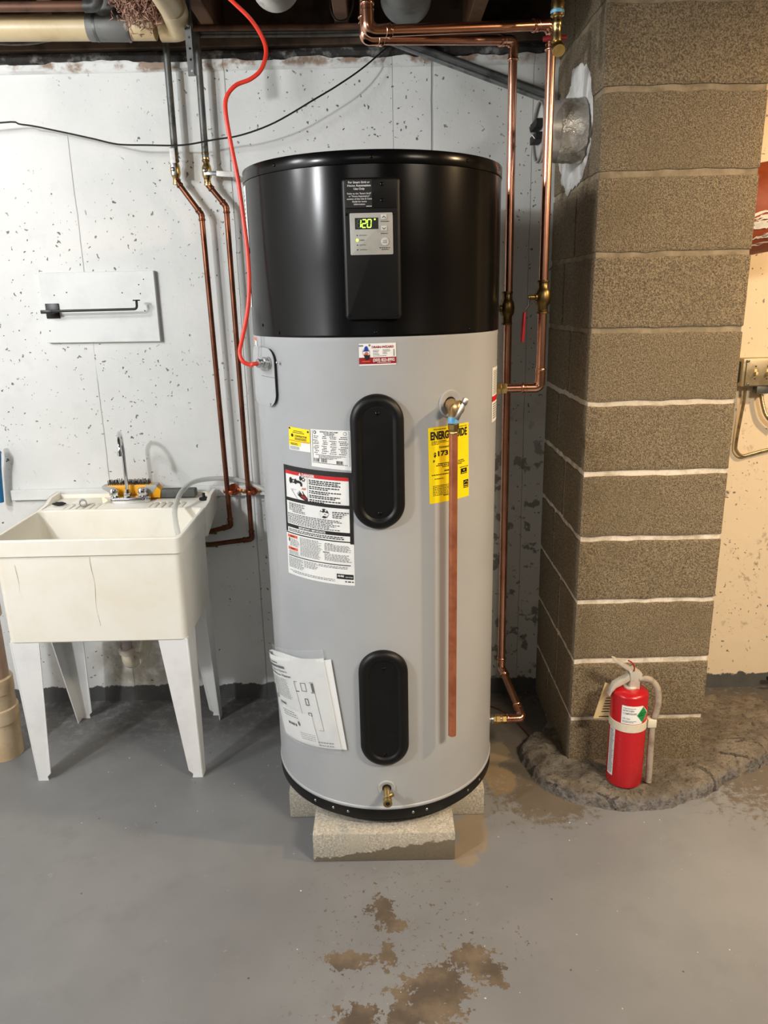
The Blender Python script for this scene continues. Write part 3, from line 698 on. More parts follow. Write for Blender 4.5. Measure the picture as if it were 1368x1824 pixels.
for i, tx in enumerate(('EFFICIENCY', 'HYBRID', 'ELECTRIC', 'VACATION')):
    t = .53+.115*i
    if i != 1: ks.oval(.165, t, .0014, .0004, mb)
    ks.text(tx, .215, t, .026, .0004, mb, align='L')
for t, sg in ((.105, 1), (.375, -1)):
    c0 = .795
    ks.poly([(c0-.05, t+.022*sg), (c0, t-.03*sg), (c0+.05, t+.022*sg), (c0+.03, t+.022*sg), (c0, t-.010*sg), (c0-.03, t+.022*sg)], .0022, mb)
ks.dashes(.72, .92, .20, .018, .0004, mb, rng); ks.dashes(.72, .88, .485, .018, .0004, mb, rng)
ks.text('MODE', .81, .665, .026, .0022, mb); ks.text('ENTER', .81, .71, .026, .0022, mb)
ks.dashes(.68, .94, .83, .016, .0004, mb, rng); ks.dashes(.73, .90, .87, .016, .0004, mb, rng)
O('lettering', mb, C['ink'], cpn, smooth=0, kind='stuff')
for c0, t, kind in ((.795, .105, 0), (.795, .375, 0), (.81, .69, 1)):
    cx, cyy = w0+c0*KW, q1-t*KH
    out = disk(cx, cyy, .0086, 28) if kind else rrect(cx-.0065, cx+.0065, cyy-.0052, cyy+.0052, .0012, 3)
    O('button', MB().prism(out, PF, pw+.001, pw+.0032, .0008), C['keycap'], cpn)

# oval access covers
for (px, py, xl, xr, yt, yb, scr) in ((673, 822, 625.5, 720.5, 702, 943, ((672, 737), (677, 915))), (684, 1262, 641, 728, 1160, 1364, ((683.5, 1192), (687, 1345)))):
    ph, z = cy(px, py); fr = hframe(ph, z); wd = 0.016
    x0 = onfr(fr, xl, py, 0.0)[0]; x1 = onfr(fr, xr, py, 0.0)[0]; y1 = onfr(fr, px, yt, 0.008)[1]; y0 = onfr(fr, px, yb, 0.008)[1]
    hw = (x1-x0)/2; o = rrect(-hw, hw, y0, y1, hw*0.999, 18)
    m = MB(); sd = lambda d: rrect(-hw+d, hw-d, y0+d, y1-d, (hw-d)*.999, 18); rr = [[fr(a, b, -.010) for a, b in o], [fr(a, b, .004) for a, b in o]]
    for d, wv in ((.0015, .0085), (.006, .0132), (.013, .0163), (.019, .0162), (.0235, .0145), (.0262, .0108), (.028, .0103), (.030, .0108), (.033, .0108), (.037, .0108)): rr.append([fr(a, b, wv) for a, b in sd(d)])
    m.loops(rr, True, True, True)
    cv = O('access_cover', m, C['black_plastic'], heater)
    for q in scr: a, b = onfr(fr, *q, .011); screw(cv, fr, a, b, .0108, .0045)

# junction cover plate on the left with its cable clamp
ph1 = cy(496, 690)[0]; z1 = cy(478, 619, HR)[1]; z0 = cy(484, 723, HR)[1]
pphi = ph1-0.22; fr = hframe(pphi, 0, HR); half = 0.072
out = rrect(-half, half, z0, z1, 0.034, 10)
def wrap(out, r0, r1):
    m = MB(); m.loops([[cp(pphi+a/HR, b, HR+r) for a, b in out] for r in (r0, r1)], True, True, False)
    b = len(m.v); n = len(out)
    cols = 12; zs0 = min(q[1] for q in out); zs1 = max(q[1] for q in out)
    m.v += [cp(pphi+a/HR*k, (zs0+zs1)/2+(b2-(zs0+zs1)/2)*k, HR+r1) for k in (.66, .33) for a, b2 in out]
    for lvl in range(2):
        i0 = n*(1) if lvl == 0 else b
        for j in range(n):
            k = (j+1) % n; m.f.append([i0+j, i0+k, b+lvl*n+k, b+lvl*n+j])
    m.f.append([b+n+j for j in range(n)]); return m
jc = O('junction_gap_shade', wrap(inset(out, .003), -.002, .008), C['black_matte'], heater)  # dark pad standing in for the shaded gap behind the cover
jp = O('junction_cover', wrap(out, .008, .0095), C['jacket'], heater)
for q in ((493, 646), (482, 720), (462, 643)):
    ph, z = cy(*q, HR+.0095); screw(jp, hframe(ph, z, HR+.0095), 0, 0, 0, .003, 'steel')
sa = cy(466, 669, HR+.0095); sb = cy(493, 674, HR+.0095)
O('cover_seam', MB().grid(lambda a, b: cp(sa[0]*(1-a)+sb[0]*a, sa[1]*(1-a)+sb[1]*a+.0008*b, HR+.0099), 8, 1), C['dark_hole'], jp, smooth=0)
ph, z = cy(478, 646, HR+.01); KF = hframe(ph, z, HR+.0095)
kn = O('cable_clamp', MB().lathe([(.015, 0), (.015, .004), (.0125, .005), (.0125, .010), (.015, .011), (.015, .016), (.010, .018), (.010, .026), (.0115, .027), (.0115, .031), (.006, .032)], KF, 20), C['steel'], jp)
for s in (-1, 1): screw(kn, Fr(KF(s*.011, .003, .018), KF.x, KF.y, KF.z), 0, 0, .006, .003, 'steel')

# printed labels on the jacket
def label(name, tl, tr, br_, bl, mat, rad=HR, r=.0006):
    s = hsheet(tl, tr, br_, bl, rad); o = O(name, s.panel(r), C[mat], heater, smooth=60); return s, o
L2, L3, L4 = .0010, .0014, .0018
def ink(o, mb, mat, name='print'): return O(name, mb, C[mat], o, smooth=0, kind='stuff')
# contractor sticker
s, o = label('contractor_sticker', (514.5, 759), (552, 766), (553.5, 806), (516, 800), 'paper')
m = s.panel(L2, 0, 1, 0, .62); s.panel(L2, 0, .57, .62, .80, m); ink(o, m, 'yellow')
m = MB(); s.dashes(.02, .98, .565, .03, L3, m, rng, 1); ink(o, m, 'orange_ink')
m = MB(); s.text('CONTRACTOR', .58, .36, .085, L3, m, width=.56, bold=.03)
s.oval(.18, .35, .0042, L3, m); s.oval(.05, .06, .0028, L3, m); s.oval(.92, .10, .0028, L3, m)
for t, a, b in ((.13, .25, .68), (.20, .20, .75), (.44, .30, .84), (.49, .30, .84), (.68, .08, .42), (.73, .10, .45)): s.dashes(a, b, t, .03, L3, m, rng)
ink(o, m, 'ink')
m = MB(); s.para(.06, .52, .83, .97, 3, L3, m, rng, .5, .05); ink(o, m, 'ink_grey')
# rating plate
s, o = label('rating_plate', (553.5, 764), (625, 767.5), (627.5, 838.5), (555.5, 830), 'paper')
m = MB(); s.text('RESIDENTIAL HEAT PUMP', .47, .055, .035, L2, m, width=.45, bold=.01); s.text('WATER HEATER', .47, .10, .035, L2, m, width=.28, bold=.01); s.dashes(.36, .60, .13, .014, L2, m, rng)
s.oval(.11, .075, .0042, L2, m); 
for tz in (.025, .145, .19, .255, .30, .345, .40, .445, .49, .525, .58, .635, .665): s.poly([(.04, tz), (.04, tz+.004), (.96, tz+.004), (.96, tz)], L2, m)
for sx in (.04, .953): s.poly([(sx, .025), (sx, .90), (sx+.007, .90), (sx+.007, .025)], L2, m)
s.poly([(.04, .893), (.04, .90), (.96, .90), (.96, .893)], L2, m)
for tz in (.165, .21, .275, .32, .36, .42, .465, .505, .55, .60): 
    for sa_, sb_ in ((.06, .22), (.27, .45), (.48, .66), (.70, .93)): s.dashes(sa_+rng.uniform(0, .06), sb_-rng.uniform(0, .05), tz, .018, L2, m, rng)
for i in range(4): s.dashes(.12+.08*(i > 0), .86-.1*i, .655+.03*i, .014, L2, m, rng)
def bars(s, s0, s1, t0, t1, r, m):
    a = s0
    while a < s1:
        b = a+rng.uniform(.004, .014); s.poly([(a, t0), (a, t1), (min(b, s1), t1), (min(b, s1), t0)], r, m); a = b+rng.uniform(.005, .014)
bars(s, .07, .22, .76, .855, L2, m); bars(s, .26, .41, .76, .855, L2, m); bars(s, .64, .80, .78, .865, L2, m)
s.dashes(.08, .9, .87, .014, L2, m, rng)
s.oval(.86, .08, .0042, L2, m)
ink(o, m, 'ink')
m = MB(); s.oval(.86, .08, .0034, L3, m); s.oval(.11, .075, .0024, L3, m); ink(o, m, 'paper')
# warning label
s, o = label('warning_label', (505.5, 826), (627.5, 842), (632.5, 1043.5), (514.5, 1019.5), 'paper')
k = 197.0
m = s.panel(L2, 0, 1, 0, .045); s.panel(L2, 0, .035, 0, .60, m); s.panel(L2, .955, 1, 0, .625, m); s.panel(L2, 0, 1, .285, .315, m); s.panel(L2, 0, 1, .525, .556, m); s.panel(L2, 0, 1, .603, .613, m)
s.panel(L2, .03, .955, .815, .823, m); ink(o, m, 'ink', 'label_frame')
m = s.panel(L3, .035, .955, .045, .075); ink(o, m, 'red_ink')
m = MB(); s.text('DANGER', .42, .060, .022, L4, m, width=.19, bold=.04)
s.poly([(.27, .072), (.315, .072), (.2925, .047)], L4, m)
s.text('IMPORTANT / IMPORTANTE', .44, .541, .017, L3, m, width=.40, bold=.04); ink(o, m, 'white_ink', 'lettering')
m = MB()
s.poly([(.405, .078), (.405, .285), (.408, .285), (.408, .078)], L3, m)
t = .092
for n_ in (3, 2, 2, 2, 2):
    for i in range(n_): s.dashes(.43, .86-rng.uniform(0, .2)*(i == n_-1)-.06*rng.random(), t, .0095, L3, m, rng); t += .0155
    t += .0075
# tap over a scalded hand
for a, b, r_, kx in ((.13, .128, .0055, 1.5), (.30, .095, .004, 1.5)): s.oval(a, b, r_, L3, m, k=kx)
for a, b in ((.175, .13), (.345, .10)):
    for j in range(6): s.oval(a+.022*math.cos(j), b+.014*math.sin(j), .0020, L3, m, 8)
s.poly([(.21, .118), (.21, .142), (.28, .140), (.295, .150), (.295, .165), (.325, .165), (.325, .140), (.31, .125), (.28, .118)], L3, m)
s.oval(.215, .13, .0045, L3, m, k=1.6)
s.poly([(.12, .206), (.38, .170), (.38, .172), (.12, .208)], L3, m); s.poly([(.14, .212), (.24, .285), (.246, .285), (.147, .212)], L3, m); s.poly([(.14, .212), (.37, .182), (.37, .184), (.14, .2145)], L3, m)
hand = [(.235, .243), (.30, .270), (.36, .285), (.40, .287), (.40, .262), (.37, .240), (.345, .225), (.33, .205), (.32, .205), (.335, .235), (.32, .236), (.30, .222), (.275, .205), (.268, .208), (.285, .226), (.258, .217), (.252, .220), (.275, .236), (.24, .229), (.235, .232), (.262, .246)]
for i in range(1, len(hand)-1): pass
s.poly(hand, L3, m)
s.para(.08, .16, .328, .40, 6, L3, m, rng, .5, .5); s.para(.14, .36, .330, .415, 7, L3, m, rng, .5, .4)
for i in range(7): s.dashes(.05, .90-rng.uniform(0, .25), .425+.0138*i, .0062, L3, m, rng)
s.oval(.63, .372, .0125, L3, m, 28)
for i, tx in enumerate(('See manual for more', 'information about', 'preventing burns,', 'flow and scalds.')): s.dashes(.74, .945-.03*i, .348+.0155*i, .008, L3, m, rng)
for i in range(2): s.dashes(.06, .88, .567+.015*i, .0085, L3, m, rng)
s.text('NOTICE', .685, .717, .011, L3, m, width=.085, bold=.03, align='R'); s.dashes(.63, .74, .635, .006, L3, m, rng)
s.panel(L3, .775, .985, .900, .945, m)
s.dashes(.88, .985, .962, .010, L3, m, rng); 
s.poly([(.045, .655), (.045, .69), (.062, .69), (.062, .655)], L3, m)
ink(o, m, 'ink')
m = MB(); s.text('AHRI', .825, .918, .016, L4, m, width=.08, bold=.05); s.text('CERTIFIED', .93, .925, .010, L4, m, width=.095, bold=.01)
s.poly([(.55, .375), (.585, .358), (.62, .366), (.64, .360), (.70, .370), (.67, .398), (.62, .392), (.60, .41), (.57, .405)], L4, m); s.oval(.60, .345, .0028, L4, m); s.oval(.655, .345, .0026, L4, m)
ink(o, m, 'white_ink', 'lettering')
m = MB(); s.oval(.645, .378, .0016, .0022, m, 10); s.text('WARNING', .115, .638, .011, L4, m, width=.08, bold=.02); s.text('WARNING', .115, .752, .011, L4, m, width=.08, bold=.02); ink(o, m, 'ink')
m = MB(); s.panel(L3, .03, .205, .625, .650, m); s.panel(L3, .03, .205, .740, .765, m)
for j in range(3): s.oval(.33+.02*j, .182+.004*(j % 2), .0022, L3, m, 8)
ink(o, m, 'orange_ink')
m = MB(); s.poly([(.30, .255), (.35, .272), (.395, .270), (.36, .245), (.32, .240)], L4, m); ink(o, m, 'dark_red_ink')
m = MB(); s.para(.07, .235, .66, .73, 8, L3, m, rng, .5, .2); s.para(.04, .235, .772, .81, 5, L3, m, rng, .5, .15); s.para(.25, .60, .628, .80, 20, L3, m, rng, .5, .2)
s.para(.62, .97, .645, .705, 7, L3, m, rng, .5, .2); s.para(.62, .97, .728, .795, 6, L3, m, rng, .5, .2)
s.para(.03, .30, .835, .935, 9, L3, m, rng, .5, .2); s.para(.31, .52, .835, .90, 6, L3, m, rng, .5, .2); s.para(.53, .93, .835, .86, 2, L3, m, rng, .5, .1)
s.dashes(.04, .75, .955, .006, L3, m, rng); s.dashes(.10, .75, .968, .006, L3, m, rng)
ink(o, m, 'ink_grey')
# energy label
s, o = label('energy_label', (762, 762.6), (834, 751.6), (834.6, 882.6), (765, 898), 'yellow')
m = MB(); s.text('ENERGYGUIDE', .5, .108, .098, L2, m, width=.90, bold=.045)
s.dashes(.12, .40, .025, .010, L2, m, rng); s.dashes(.66, .95, .03, .010, L2, m, rng)
for i, b in enumerate((.42, .55, .25)): s.dashes(.07, b, .18+.018*i, .008, L2, m, rng)
s.text('Estimated Yearly', .24, .262, .030, L2, m, width=.40, align='L', bold=.01); s.text('$', .14, .355, .055, L2, m, bold=.04, width=.055); s.text('173', .325, .345, .062, L2, m, width=.24, bold=.045)
s.poly([(.10, .425), (.14, .425), (.115, .455), (.10, .455)], L2, m)
for i, (a, b) in enumerate(((.20, .85), (.16, .88), (.30, .80))): s.dashes(a, b, .475+.022*i, .012, L2, m, rng)
for t, a, b in ((.44, .12, .95), (.275, .06, .95), (.305, .06, .30)): s.poly([(a, t), (a, t+.003), (b, t+.003), (b, t)], L2, m) if t == .44 else None
s.dashes(.35, .62, .572, .018, L2, m, rng); s.dashes(.06, .65, .617, .012, L2, m, rng); s.dashes(.74, .98, .575, .010, L2, m, rng)
s.dashes(.12, .34, .672, .010, L2, m, rng); s.dashes(.48, .56, .665, .010, L2, m, rng)
for i in range(7): s.dashes(.08, .62-rng.uniform(0, .2), .765+.021*i, .009, L2, m, rng)
s.dashes(.32, .52, .905, .012, L2, m, rng)
s.panel(L2, .765, .94, .60, .675, m); s.panel(L2, .84, .985, .765, .855, m); s.dashes(.84, .985, .862, .014, L2, m, rng)
ink(o, m, 'ink')
m = MB(); s.poly([(.825, .620), (.88, .618), (.865, .634), (.84, .634)], L3, m); s.dashes(.79, .92, .655, .008, L3, m, rng)
for i in range(10):
    a = PI*(1.05+.9*i/10); b = PI*(1.05+.9*(i+1)/10)
    s.poly([(.912+.058*math.cos(a), .815+.034*math.sin(a)), (.912+.058*math.cos(b), .815+.034*math.sin(b)), (.912+.048*math.cos(b), .815+.028*math.sin(b)), (.912+.048*math.cos(a), .815+.028*math.sin(a))], L3, m)
s.dashes(.855, .97, .828, .010, L3, m, rng)
ink(o, m, 'yellow')
# plumber's magnet below the black jacket
s, o = label('business_magnet', (639, 612.5), (705, 610.3), (705.8, 649), (640, 651.5), 'paper', HR, .0010)
m = s.panel(.0014, 0, 1, .635, .935); s.text('DRAIN-WIZARD', .645, .165, .10, .0014, m, width=.59, bold=.035); s.oval(.197, .40, .0085, .0013, m, 28, 1.25); ink(o, m, 'dark_red_ink', 'lettering')
m = s.panel(.0014, 0, .12, .06, .13); s.panel(.0014, .93, .955, .28, .60, m); s.oval(.29, .08, .0026, .0014, m); ink(o, m, 'ink_grey')
m = MB(); s.oval(.197, .40, .0078, .0016, m, 28, 1.25); s.text('(203) 823-8992', .665, .755, .13, .0018, m, width=.58, bold=.03)
s.dashes(.49, .86, .865, .022, .0018, m, rng); ink(o, m, 'white_ink', 'lettering')
m = MB(); s.poly([(.09, .36), (.30, .35), (.255, .30), (.24, .16), (.20, .10), (.155, .16), (.145, .29)], .0019, m); ink(o, m, 'blue_ink')
m = MB(); s.oval(.205, .46, .0045, .0019, m); ink(o, m, 'skin_ink')
m = MB(); s.poly([(.13, .47), (.17, .52), (.21, .50), (.25, .53), (.30, .50), (.29, .66), (.25, .74), (.20, .76), (.16, .68)], .0021, m)
for i in range(4): s.dashes(.38, .52+.05*rng.random(), .30+.065*i, .022, .0014, m, rng); s.dashes(.64, .84-.08*(i > 1), .29+.06*i, .022, .0014, m, rng)
s.dashes(.38, .75, .565, .018, .0014, m, rng); ink(o, m, 'ink')
m = MB(); s.panel(.0018, .08, .30, .79, .83, m); ink(o, m, 'orange_ink')
# strips of label seen edge-on at both sides
for nm, a, b, y0, y1, rd, stripes in (('side_label', -86, -71, (433, 330), (441, 452), .333, 0), ('side_label', -84, -74, (446, 512), (449, 547), .333, 0), ('side_label', -84, -70, (455, 601), (460, 632), HR, 1), ('side_label', 66, 84, (880, 652), (880, 744), HR, 2)):
    z1 = cy(y0[0]+4, y0[1], rd)[1]; z0 = cy(y1[0]+4, y1[1], rd)[1]
    fn = lambda u, v, r, a=a, b=b, z0=z0, z1=z1, rd=rd: cp(R_(a+(b-a)*u), z1+(z0-z1)*v, rd+r)
    s = Sheet(fn, R_(b-a)*rd, z1-z0); o = O(nm, s.panel(.0008), C['paper'], heater, smooth=60)
    m = MB()
    if stripes != 1: s.para(.1, .9, .06, .5 if stripes == 2 else .95, 14, .0012, m, rng, .5, .3)
    if stripes == 2: s.para(.1, .9, .66, .96, 7, .0012, m, rng, .5, .3)
    if stripes == 1: s.para(.2, .9, .25, .95, 6, .0012, m, rng, .5, .4)
    ink(o, m, 'ink_grey')
    if stripes: ink(o, s.panel(.0013, 0, 1, *((.02, .2) if stripes == 1 else (.52, .62))), 'red_ink' if stripes == 2 else 'orange_ink')
# loose protective film on the left flank
fz0 = cy(500, 1130)[1]; fz1 = cy(472, 750)[1]
O('protective_film', MB().grid(lambda a, b: cp(R_(-88+24*a+5*math.sin(b*5)*a), fz0+(fz1-fz0)*b, HR+.0015+.004*abs(pnoise((a*3, b*9, 1)))), 14, 30), C['film'], heater)

# relief valve and its copper discharge tube
ph, z = cy(802, 719); VF = hframe(ph, z)
O('relief_escutcheon', MB().lathe([(.0345, -.004), (.0345, .0015), (.032, .0035), (.022, .0022), (.0175, .0005), (.0175, -.003)], VF, 40), C['jacket'], heater)
O('relief_opening', MB().lathe([(.0172, -.002), (.0172, .0008)], VF, 24), C['dark_hole'], heater)
TY = 1.815; TX = at(807.5, 800, TY).x
vz = at(808, 726, TY).z; vc = Vector((TX, TY, vz))
m = MB(); st = VF(0, 0, 0); dirv = (vc-st).normalized()
m.lathe([(.012, 0), (.012, .012), (.0155, .013), (.0155, .024), (.014, .026), (.015, (vc-st).length), (.013, (vc-st).length+.012)], axframe(st, dirv), 20)
vd = at(808, 745, TY).z
m.lathe([(.0145, .004), (.0150, -.006), (.0125, -.014), (.0125, vd-vz)], Fr(vc, (1, 0, 0), (0, 1, 0), (0, 0, 1)), 20)
rv = O('relief_valve', m, C['bronze'], heater)
bd = Vector((0.80, -0.58, 0.10)).normalized(); BF = axframe(vc, bd)
O('valve_bonnet', MB().lathe([(.012, -.004), (.0135, .008), (.0165, .010), (.0170, .018), (.0145, .0225), (.008, .025)], BF, 24), C['bronze'], rv)
l0 = vc+bd*.026+Vector((.004, 0, .012)); l1 = at(814, 745, TY-.03)
lf = axframe(l0, (l1-l0), (0.35, -1.0, 0.15)); LL = (l1-l0).length
O('test_lever', MB().box(-.0062, .0062, -.0012, .0012, -.008, LL*1.08, lf, .001).box(-.0065, .0065, -.005, .004, -.009, .006, lf, .001), C['steel'], rv)
zt0 = at(808, 741, TY).z; zt1 = at(808, 754, TY).z; zt2 = at(808, 773, TY).z; zt3 = at(801, 1309, TY).z
DF = Fr((TX, TY, 0), (1, 0, 0), (0, 1, 0), (0, 0, 1))
O('thread_tape', MB().lathe([(.0115, zt1), (.0128, zt1+.001), (.0132, (zt0+zt1)/2), (.0124, zt0)], DF, 20), C['tape'], rv)
O('tube_adapter', MB().lathe([(.0112, zt2), (.0125, zt2+.001), (.0125, zt2+.004), (.0115, zt2+.006), (.0122, zt2+.012), (.0135, zt2+.0125), (.0135, zt1-.002), (.012, zt1)], DF, 8), C['brass'], heater, smooth=30)
O('discharge_tube', MB().lathe([(.0092, zt3+.02), (.0092, zt3), (.0108, zt3), (.0108, zt3+.3), (.0108, zt2+.003)], DF, 24), C['copper_raw'], heater)

# drain cock
ph, z = cy(689, 1404); GF = hframe(ph, z)
O('drain_escutcheon', MB().lathe([(.0245, -.003), (.0245, .0015), (.022, .003), (.014, .0015), (.0125, .0002), (.0125, -.003)], GF, 36), C['jacket'], heater)
O('drain_opening', MB().lathe([(.0123, -.002), (.0123, .0006)], GF, 24), C['dark_hole'], heater)
gd = axframe(GF(0, 0, -.004), Vector((.03, -1, -.10)))
dcock = O('drain_cock', MB().lathe([(.009, 0), (.0095, .03), (.0085, .034), (.0088, .046), (.0125, .047), (.0125, .052), (.0108, .053), (.0108, .057), (.0125, .058), (.0125, .064), (.0065, .064), (.006, .058)], gd, 20), C['brass'], heater)
k0 = gd(0, 0, .036); kf = axframe(k0, Vector((.85, -.2, .5)))
O('drain_key', MB().lathe([(.004, 0), (.004, .012), (.0062, .0125), (.0062, .019), (.003, .020)], kf, 12), C['brass'], dcock)
O('outlet_hole', MB().lathe([(.0062, .0625), (.0062, .0632)], gd, 16), C['dark_hole'], dcock)

# pouch of papers stuck on the jacket
qp, qz = cy(542, 1240); pouch = T('document_pouch', cp(qp, cy(555, 1325)[1], HR+.002), 'clear plastic pouch holding white printed booklets, stuck slanting on the grey tank', 'document pouch')
BR = HR+.004
s = hsheet((477, 1158), (577, 1172), (609, 1334), (512, 1304), BR)
def bulge(a, b): return .004+.010*math.exp(-((a-.12)/.28)**2-(b/.25)**2)+.003*math.sin(PI*a)
f0 = s.fn; s.fn = lambda a, b, r: f0(a, b, r+bulge(a, b))
m = MB(); G1 = 16
rings = []
m.grid(lambda a, b: s.fn(a, b, .0), G1, 16); m.grid(lambda a, b: f0(a, b, .001), G1, 16)
m.grid(lambda a, b: s.fn(1, a, 0) if b else f0(1, a, .001), 16, 1); m.grid(lambda a, b: s.fn(a, 1, 0) if b else f0(a, 1, .001), 16, 1); m.grid(lambda a, b: s.fn(0, a, 0) if b else f0(0, a, .001), 16, 1)
bk = O('booklet', m, C['paper2'], pouch)
O('folded_sheet', MB().grid(lambda a, b: f0(.02+.96*a, -.055*math.sin(PI*min(1, a*1.25))*(1-b)+.06*b, .003+.004*math.sin(PI*a)), 16, 3), C['paper'], pouch)
O('back_sheet', MB().grid(lambda a, b: f0(.12+.95*a, .02+.985*b, .0015), 14, 8), C['paper'], pouch)
m = MB(); s.panel(.0012, .03, .46, .105, .135, m); s.text('Hybrid Electric', .325, .165, .026, .0012, m, width=.33, bold=.01); s.text('Water Heater', .37, .215, .028, .0012, m, width=.34, bold=.02); s.dashes(.04, .14, .155, .02, .0012, m, rng); s.dashes(.05, .22, .20, .02, .0012, m, rng)
s.dashes(.04, .34, .07, .018, .0012, m, rng)
s.oval(.08, .52, .006, .0012, m); s.dashes(.15, .29, .555, .026, .0012, m, rng)
# line drawing of the heater
def frame_(s0, s1, t0, t1, r, m, th=.006):
    for q in (((s0, t0), (s1, t0+th)), ((s0, t1-th), (s1, t1)), ((s0, t0), (s0+th, t1)), ((s1-th, t0), (s1, t1))): s.poly([(q[0][0], q[0][1]), (q[0][0], q[1][1]), (q[1][0], q[1][1]), (q[1][0], q[0][1])], r, m)
frame_(.57, .83, .255, .37, .0012, m); frame_(.57, .83, .37, .80, .0012, m, .004); frame_(.66, .73, .265, .36, .0012, m); frame_(.67, .72, .44, .52, .0012, m, .01); frame_(.67, .72, .60, .64, .0012, m, .008)
s.poly([(.80, .265), (.80, .36), (.83, .36), (.83, .265)], .0012, m)
s.text('rheem', .33, .80, .03, .0022, m, width=.001) if False else None
s.oval(.47, .76, .006, .0024, m); s.dashes(.24, .42, .775, .03, .0024, m, rng)
O('print', m, C['ink'], bk, smooth=0, kind='stuff')
m = MB(); s.para(.06, .47, .26, .50, 12, .0012, m, rng, .4, .1); s.dashes(.55, .92, .93, .012, .0012, m, rng); s.dashes(.60, .92, .965, .012, .0012, m, rng)
s.para(.18, .48, .64, .72, 3, .0024, m, rng, .4, .2); s.para(.45, .70, .86, .95, 4, .0024, m, rng, .3, .1)
O('print', m, C['ink_grey'], bk, smooth=0, kind='stuff')
ws = MB().grid(lambda a, b: s.fn(.02+.69*a, .575+.40*b+.06*a*(1-b), .0018), 12, 6); O('loose_card', ws, C['paper'], pouch)
O('clear_sleeve', MB().grid(lambda a, b: (f0 if b < .12 else s.fn)(-.02+1.03*a, -.12*(1-.25*a)+1.13*b, .0032+.004*(b < .12)*math.sin(PI*a)+.002*pnoise((a*5, b*4, 2))), 18, 18), C['pouch'], pouch)

# ================================================================== COPPER LINES OF THE HEATER
def collar(m, p, d, r, L=.006, k=1.28):
    f = axframe(Vector(p)-Vector(d).normalized()*L/2, d); m.lathe([(r*.9, 0), (r*k*.93, .0005), (r*k, L*.3), (r*k, L*.7), (r*k*.93, L-.0005), (r*.9, L)], f, 20)
def run(root, pts, r, mat, fit, rad=.03, cup=.022, seg=18, split=None):
    pts = [Vector(p) for p in pts]
    O('pipe', MB().tube(fillet(pts, rad, 8), r, seg), mat, root)
    for i in range(1, len(pts)-1):
        a, b, c = pts[i-1], pts[i], pts[i+1]; u = (a-b).normalized(); v = (c-b).normalized(); ang = u.angle(v)
        d = min(rad/math.tan(ang/2), (a-b).length*.49, (c-b).length*.49)
        e = min(cup, (a-b).length-d-.001, (c-b).length-d-.001); e = max(e, .004)
        p, q = b+u*(d+e), b+v*(d+e)
        path = [p]+fillet([b+u*(d+1e-4), b, b+v*(d+1e-4)], rad, 10)+[q]
        m = MB().tube(path, r*1.13, seg)
        for (w_, dd) in ((p, u), (q, v)):
            collar(m, w_-dd*.004, dd, r*1.13, .007, 1.16); collar(m, w_-dd*.016, dd, r*1.13, .004, 1.08)
        O('elbow', m, fit, root)
def coupling(root, p, d, r, L, mat, name='coupling'):
    d = Vector(d).normalized(); p = Vector(p); m = MB().tube([p-d*L/2, p+d*L/2], r*1.13, 18); collar(m, p-d*(L/2-.004), d, r*1.13, .007, 1.16); collar(m, p+d*(L/2-.004), d, r*1.13, .007, 1.16)
    return O(name, m, mat, root)
Y1, Y2, Y2b = 2.22, 2.40, 2.215
xa = at(962, 680, Y1).x; zlow = at(925, 691, Y1).z
p_end = Vector((HX+HR*.97, Y1, zlow))
hot = T('hot_water_line', (p_end.x, p_end.y, p_end.z), 'bright copper line entering the heater side below the red lever valve', 'pipe', 'copper lines of the heater')
top = at(983, 44, Y1); lf = at(655, 56, 2.0)
run(hot, [p_end+Vector((.02, 0, 0)), (xa, Y1, zlow), (top.x, Y1, top.z), (lf.x, 2.0, lf.z), (lf.x, 2.0, 2.56)], .0127, C['copper'], C['copper_fit'], .032, .024)
m = MB(); f = axframe(p_end+Vector((.006, 0, 0)), (1, 0, 0)); m.lathe([(.012, -.01), (.015, 0), (.0165, .004), (.0165, .014), (.0145, .015), (.0145, .020), (.0175, .021), (.0175, .032), (.015, .034), (.0160, .046), (.0150, .05)], f, 6)
O('brass_union', m, C['brass'], hot, smooth=25)
def ball_valve(root, p, d, r, side, mat, handle=None, L=.085):
    d = Vector(d).normalized(); p = Vector(p); f = axframe(p-d*L/2, d)
    h = L
    v = O('ball_valve', MB().lathe([(r*1.1, 0), (r*1.35, .001), (r*1.35, .006), (r*1.15, .008), (r*1.18, h*.24), (r*1.55, h*.30), (r*1.75, h*.38), (r*1.8, h*.5), (r*1.7, h*.64), (r*1.45, h*.72), (r*1.15, h*.77), (r*1.15, h-.008), (r*1.35, h-.006), (r*1.35, h-.001), (r*1.1, h)], f, 24), mat, root)
    s = Vector(side).normalized(); g = axframe(p, s)
    O('valve_stem', MB().lathe([(r*.85, r*1.2), (r*.85, r*2.0), (r*.55, r*2.05), (r*.55, r*3.1), (r*.42, r*3.15), (r*.42, r*3.6), (r*.2, r*3.65)], g, 12), mat, v)
    return v, p+s*r*3.2
vp = at(968, 529, Y1)
v, tip = ball_valve(hot, (xa+(top.x-xa)*.25, Y1, vp.z), (0, 0, 1), .0127, (-1, -.25, 0), C['brass_dark'], L=.092)
hz0 = at(946, 543, Y1-.01); hz1 = at(934, 556, Y1-.02); hz2 = at(930, 609, Y1-.02)
O('lever_arm', MB().tube([tip+Vector((0, 0, .012)), tip, Vector((tip.x, tip.y, hz0.z)), Vector((hz1.x, hz1.y, hz1.z)), Vector((hz1.x-.001, hz1.y, hz1.z-.01))], .0024, 8, True, 2.2, (1, 0, 0)), C['steel'], v)
O('lever_grip', MB().tube([hz1, hz1*.5+hz2*.5, hz2], [.0048, .0058, .0052], 10, True, 1.4, (1, 0, 0)), C['red_handle'], v)
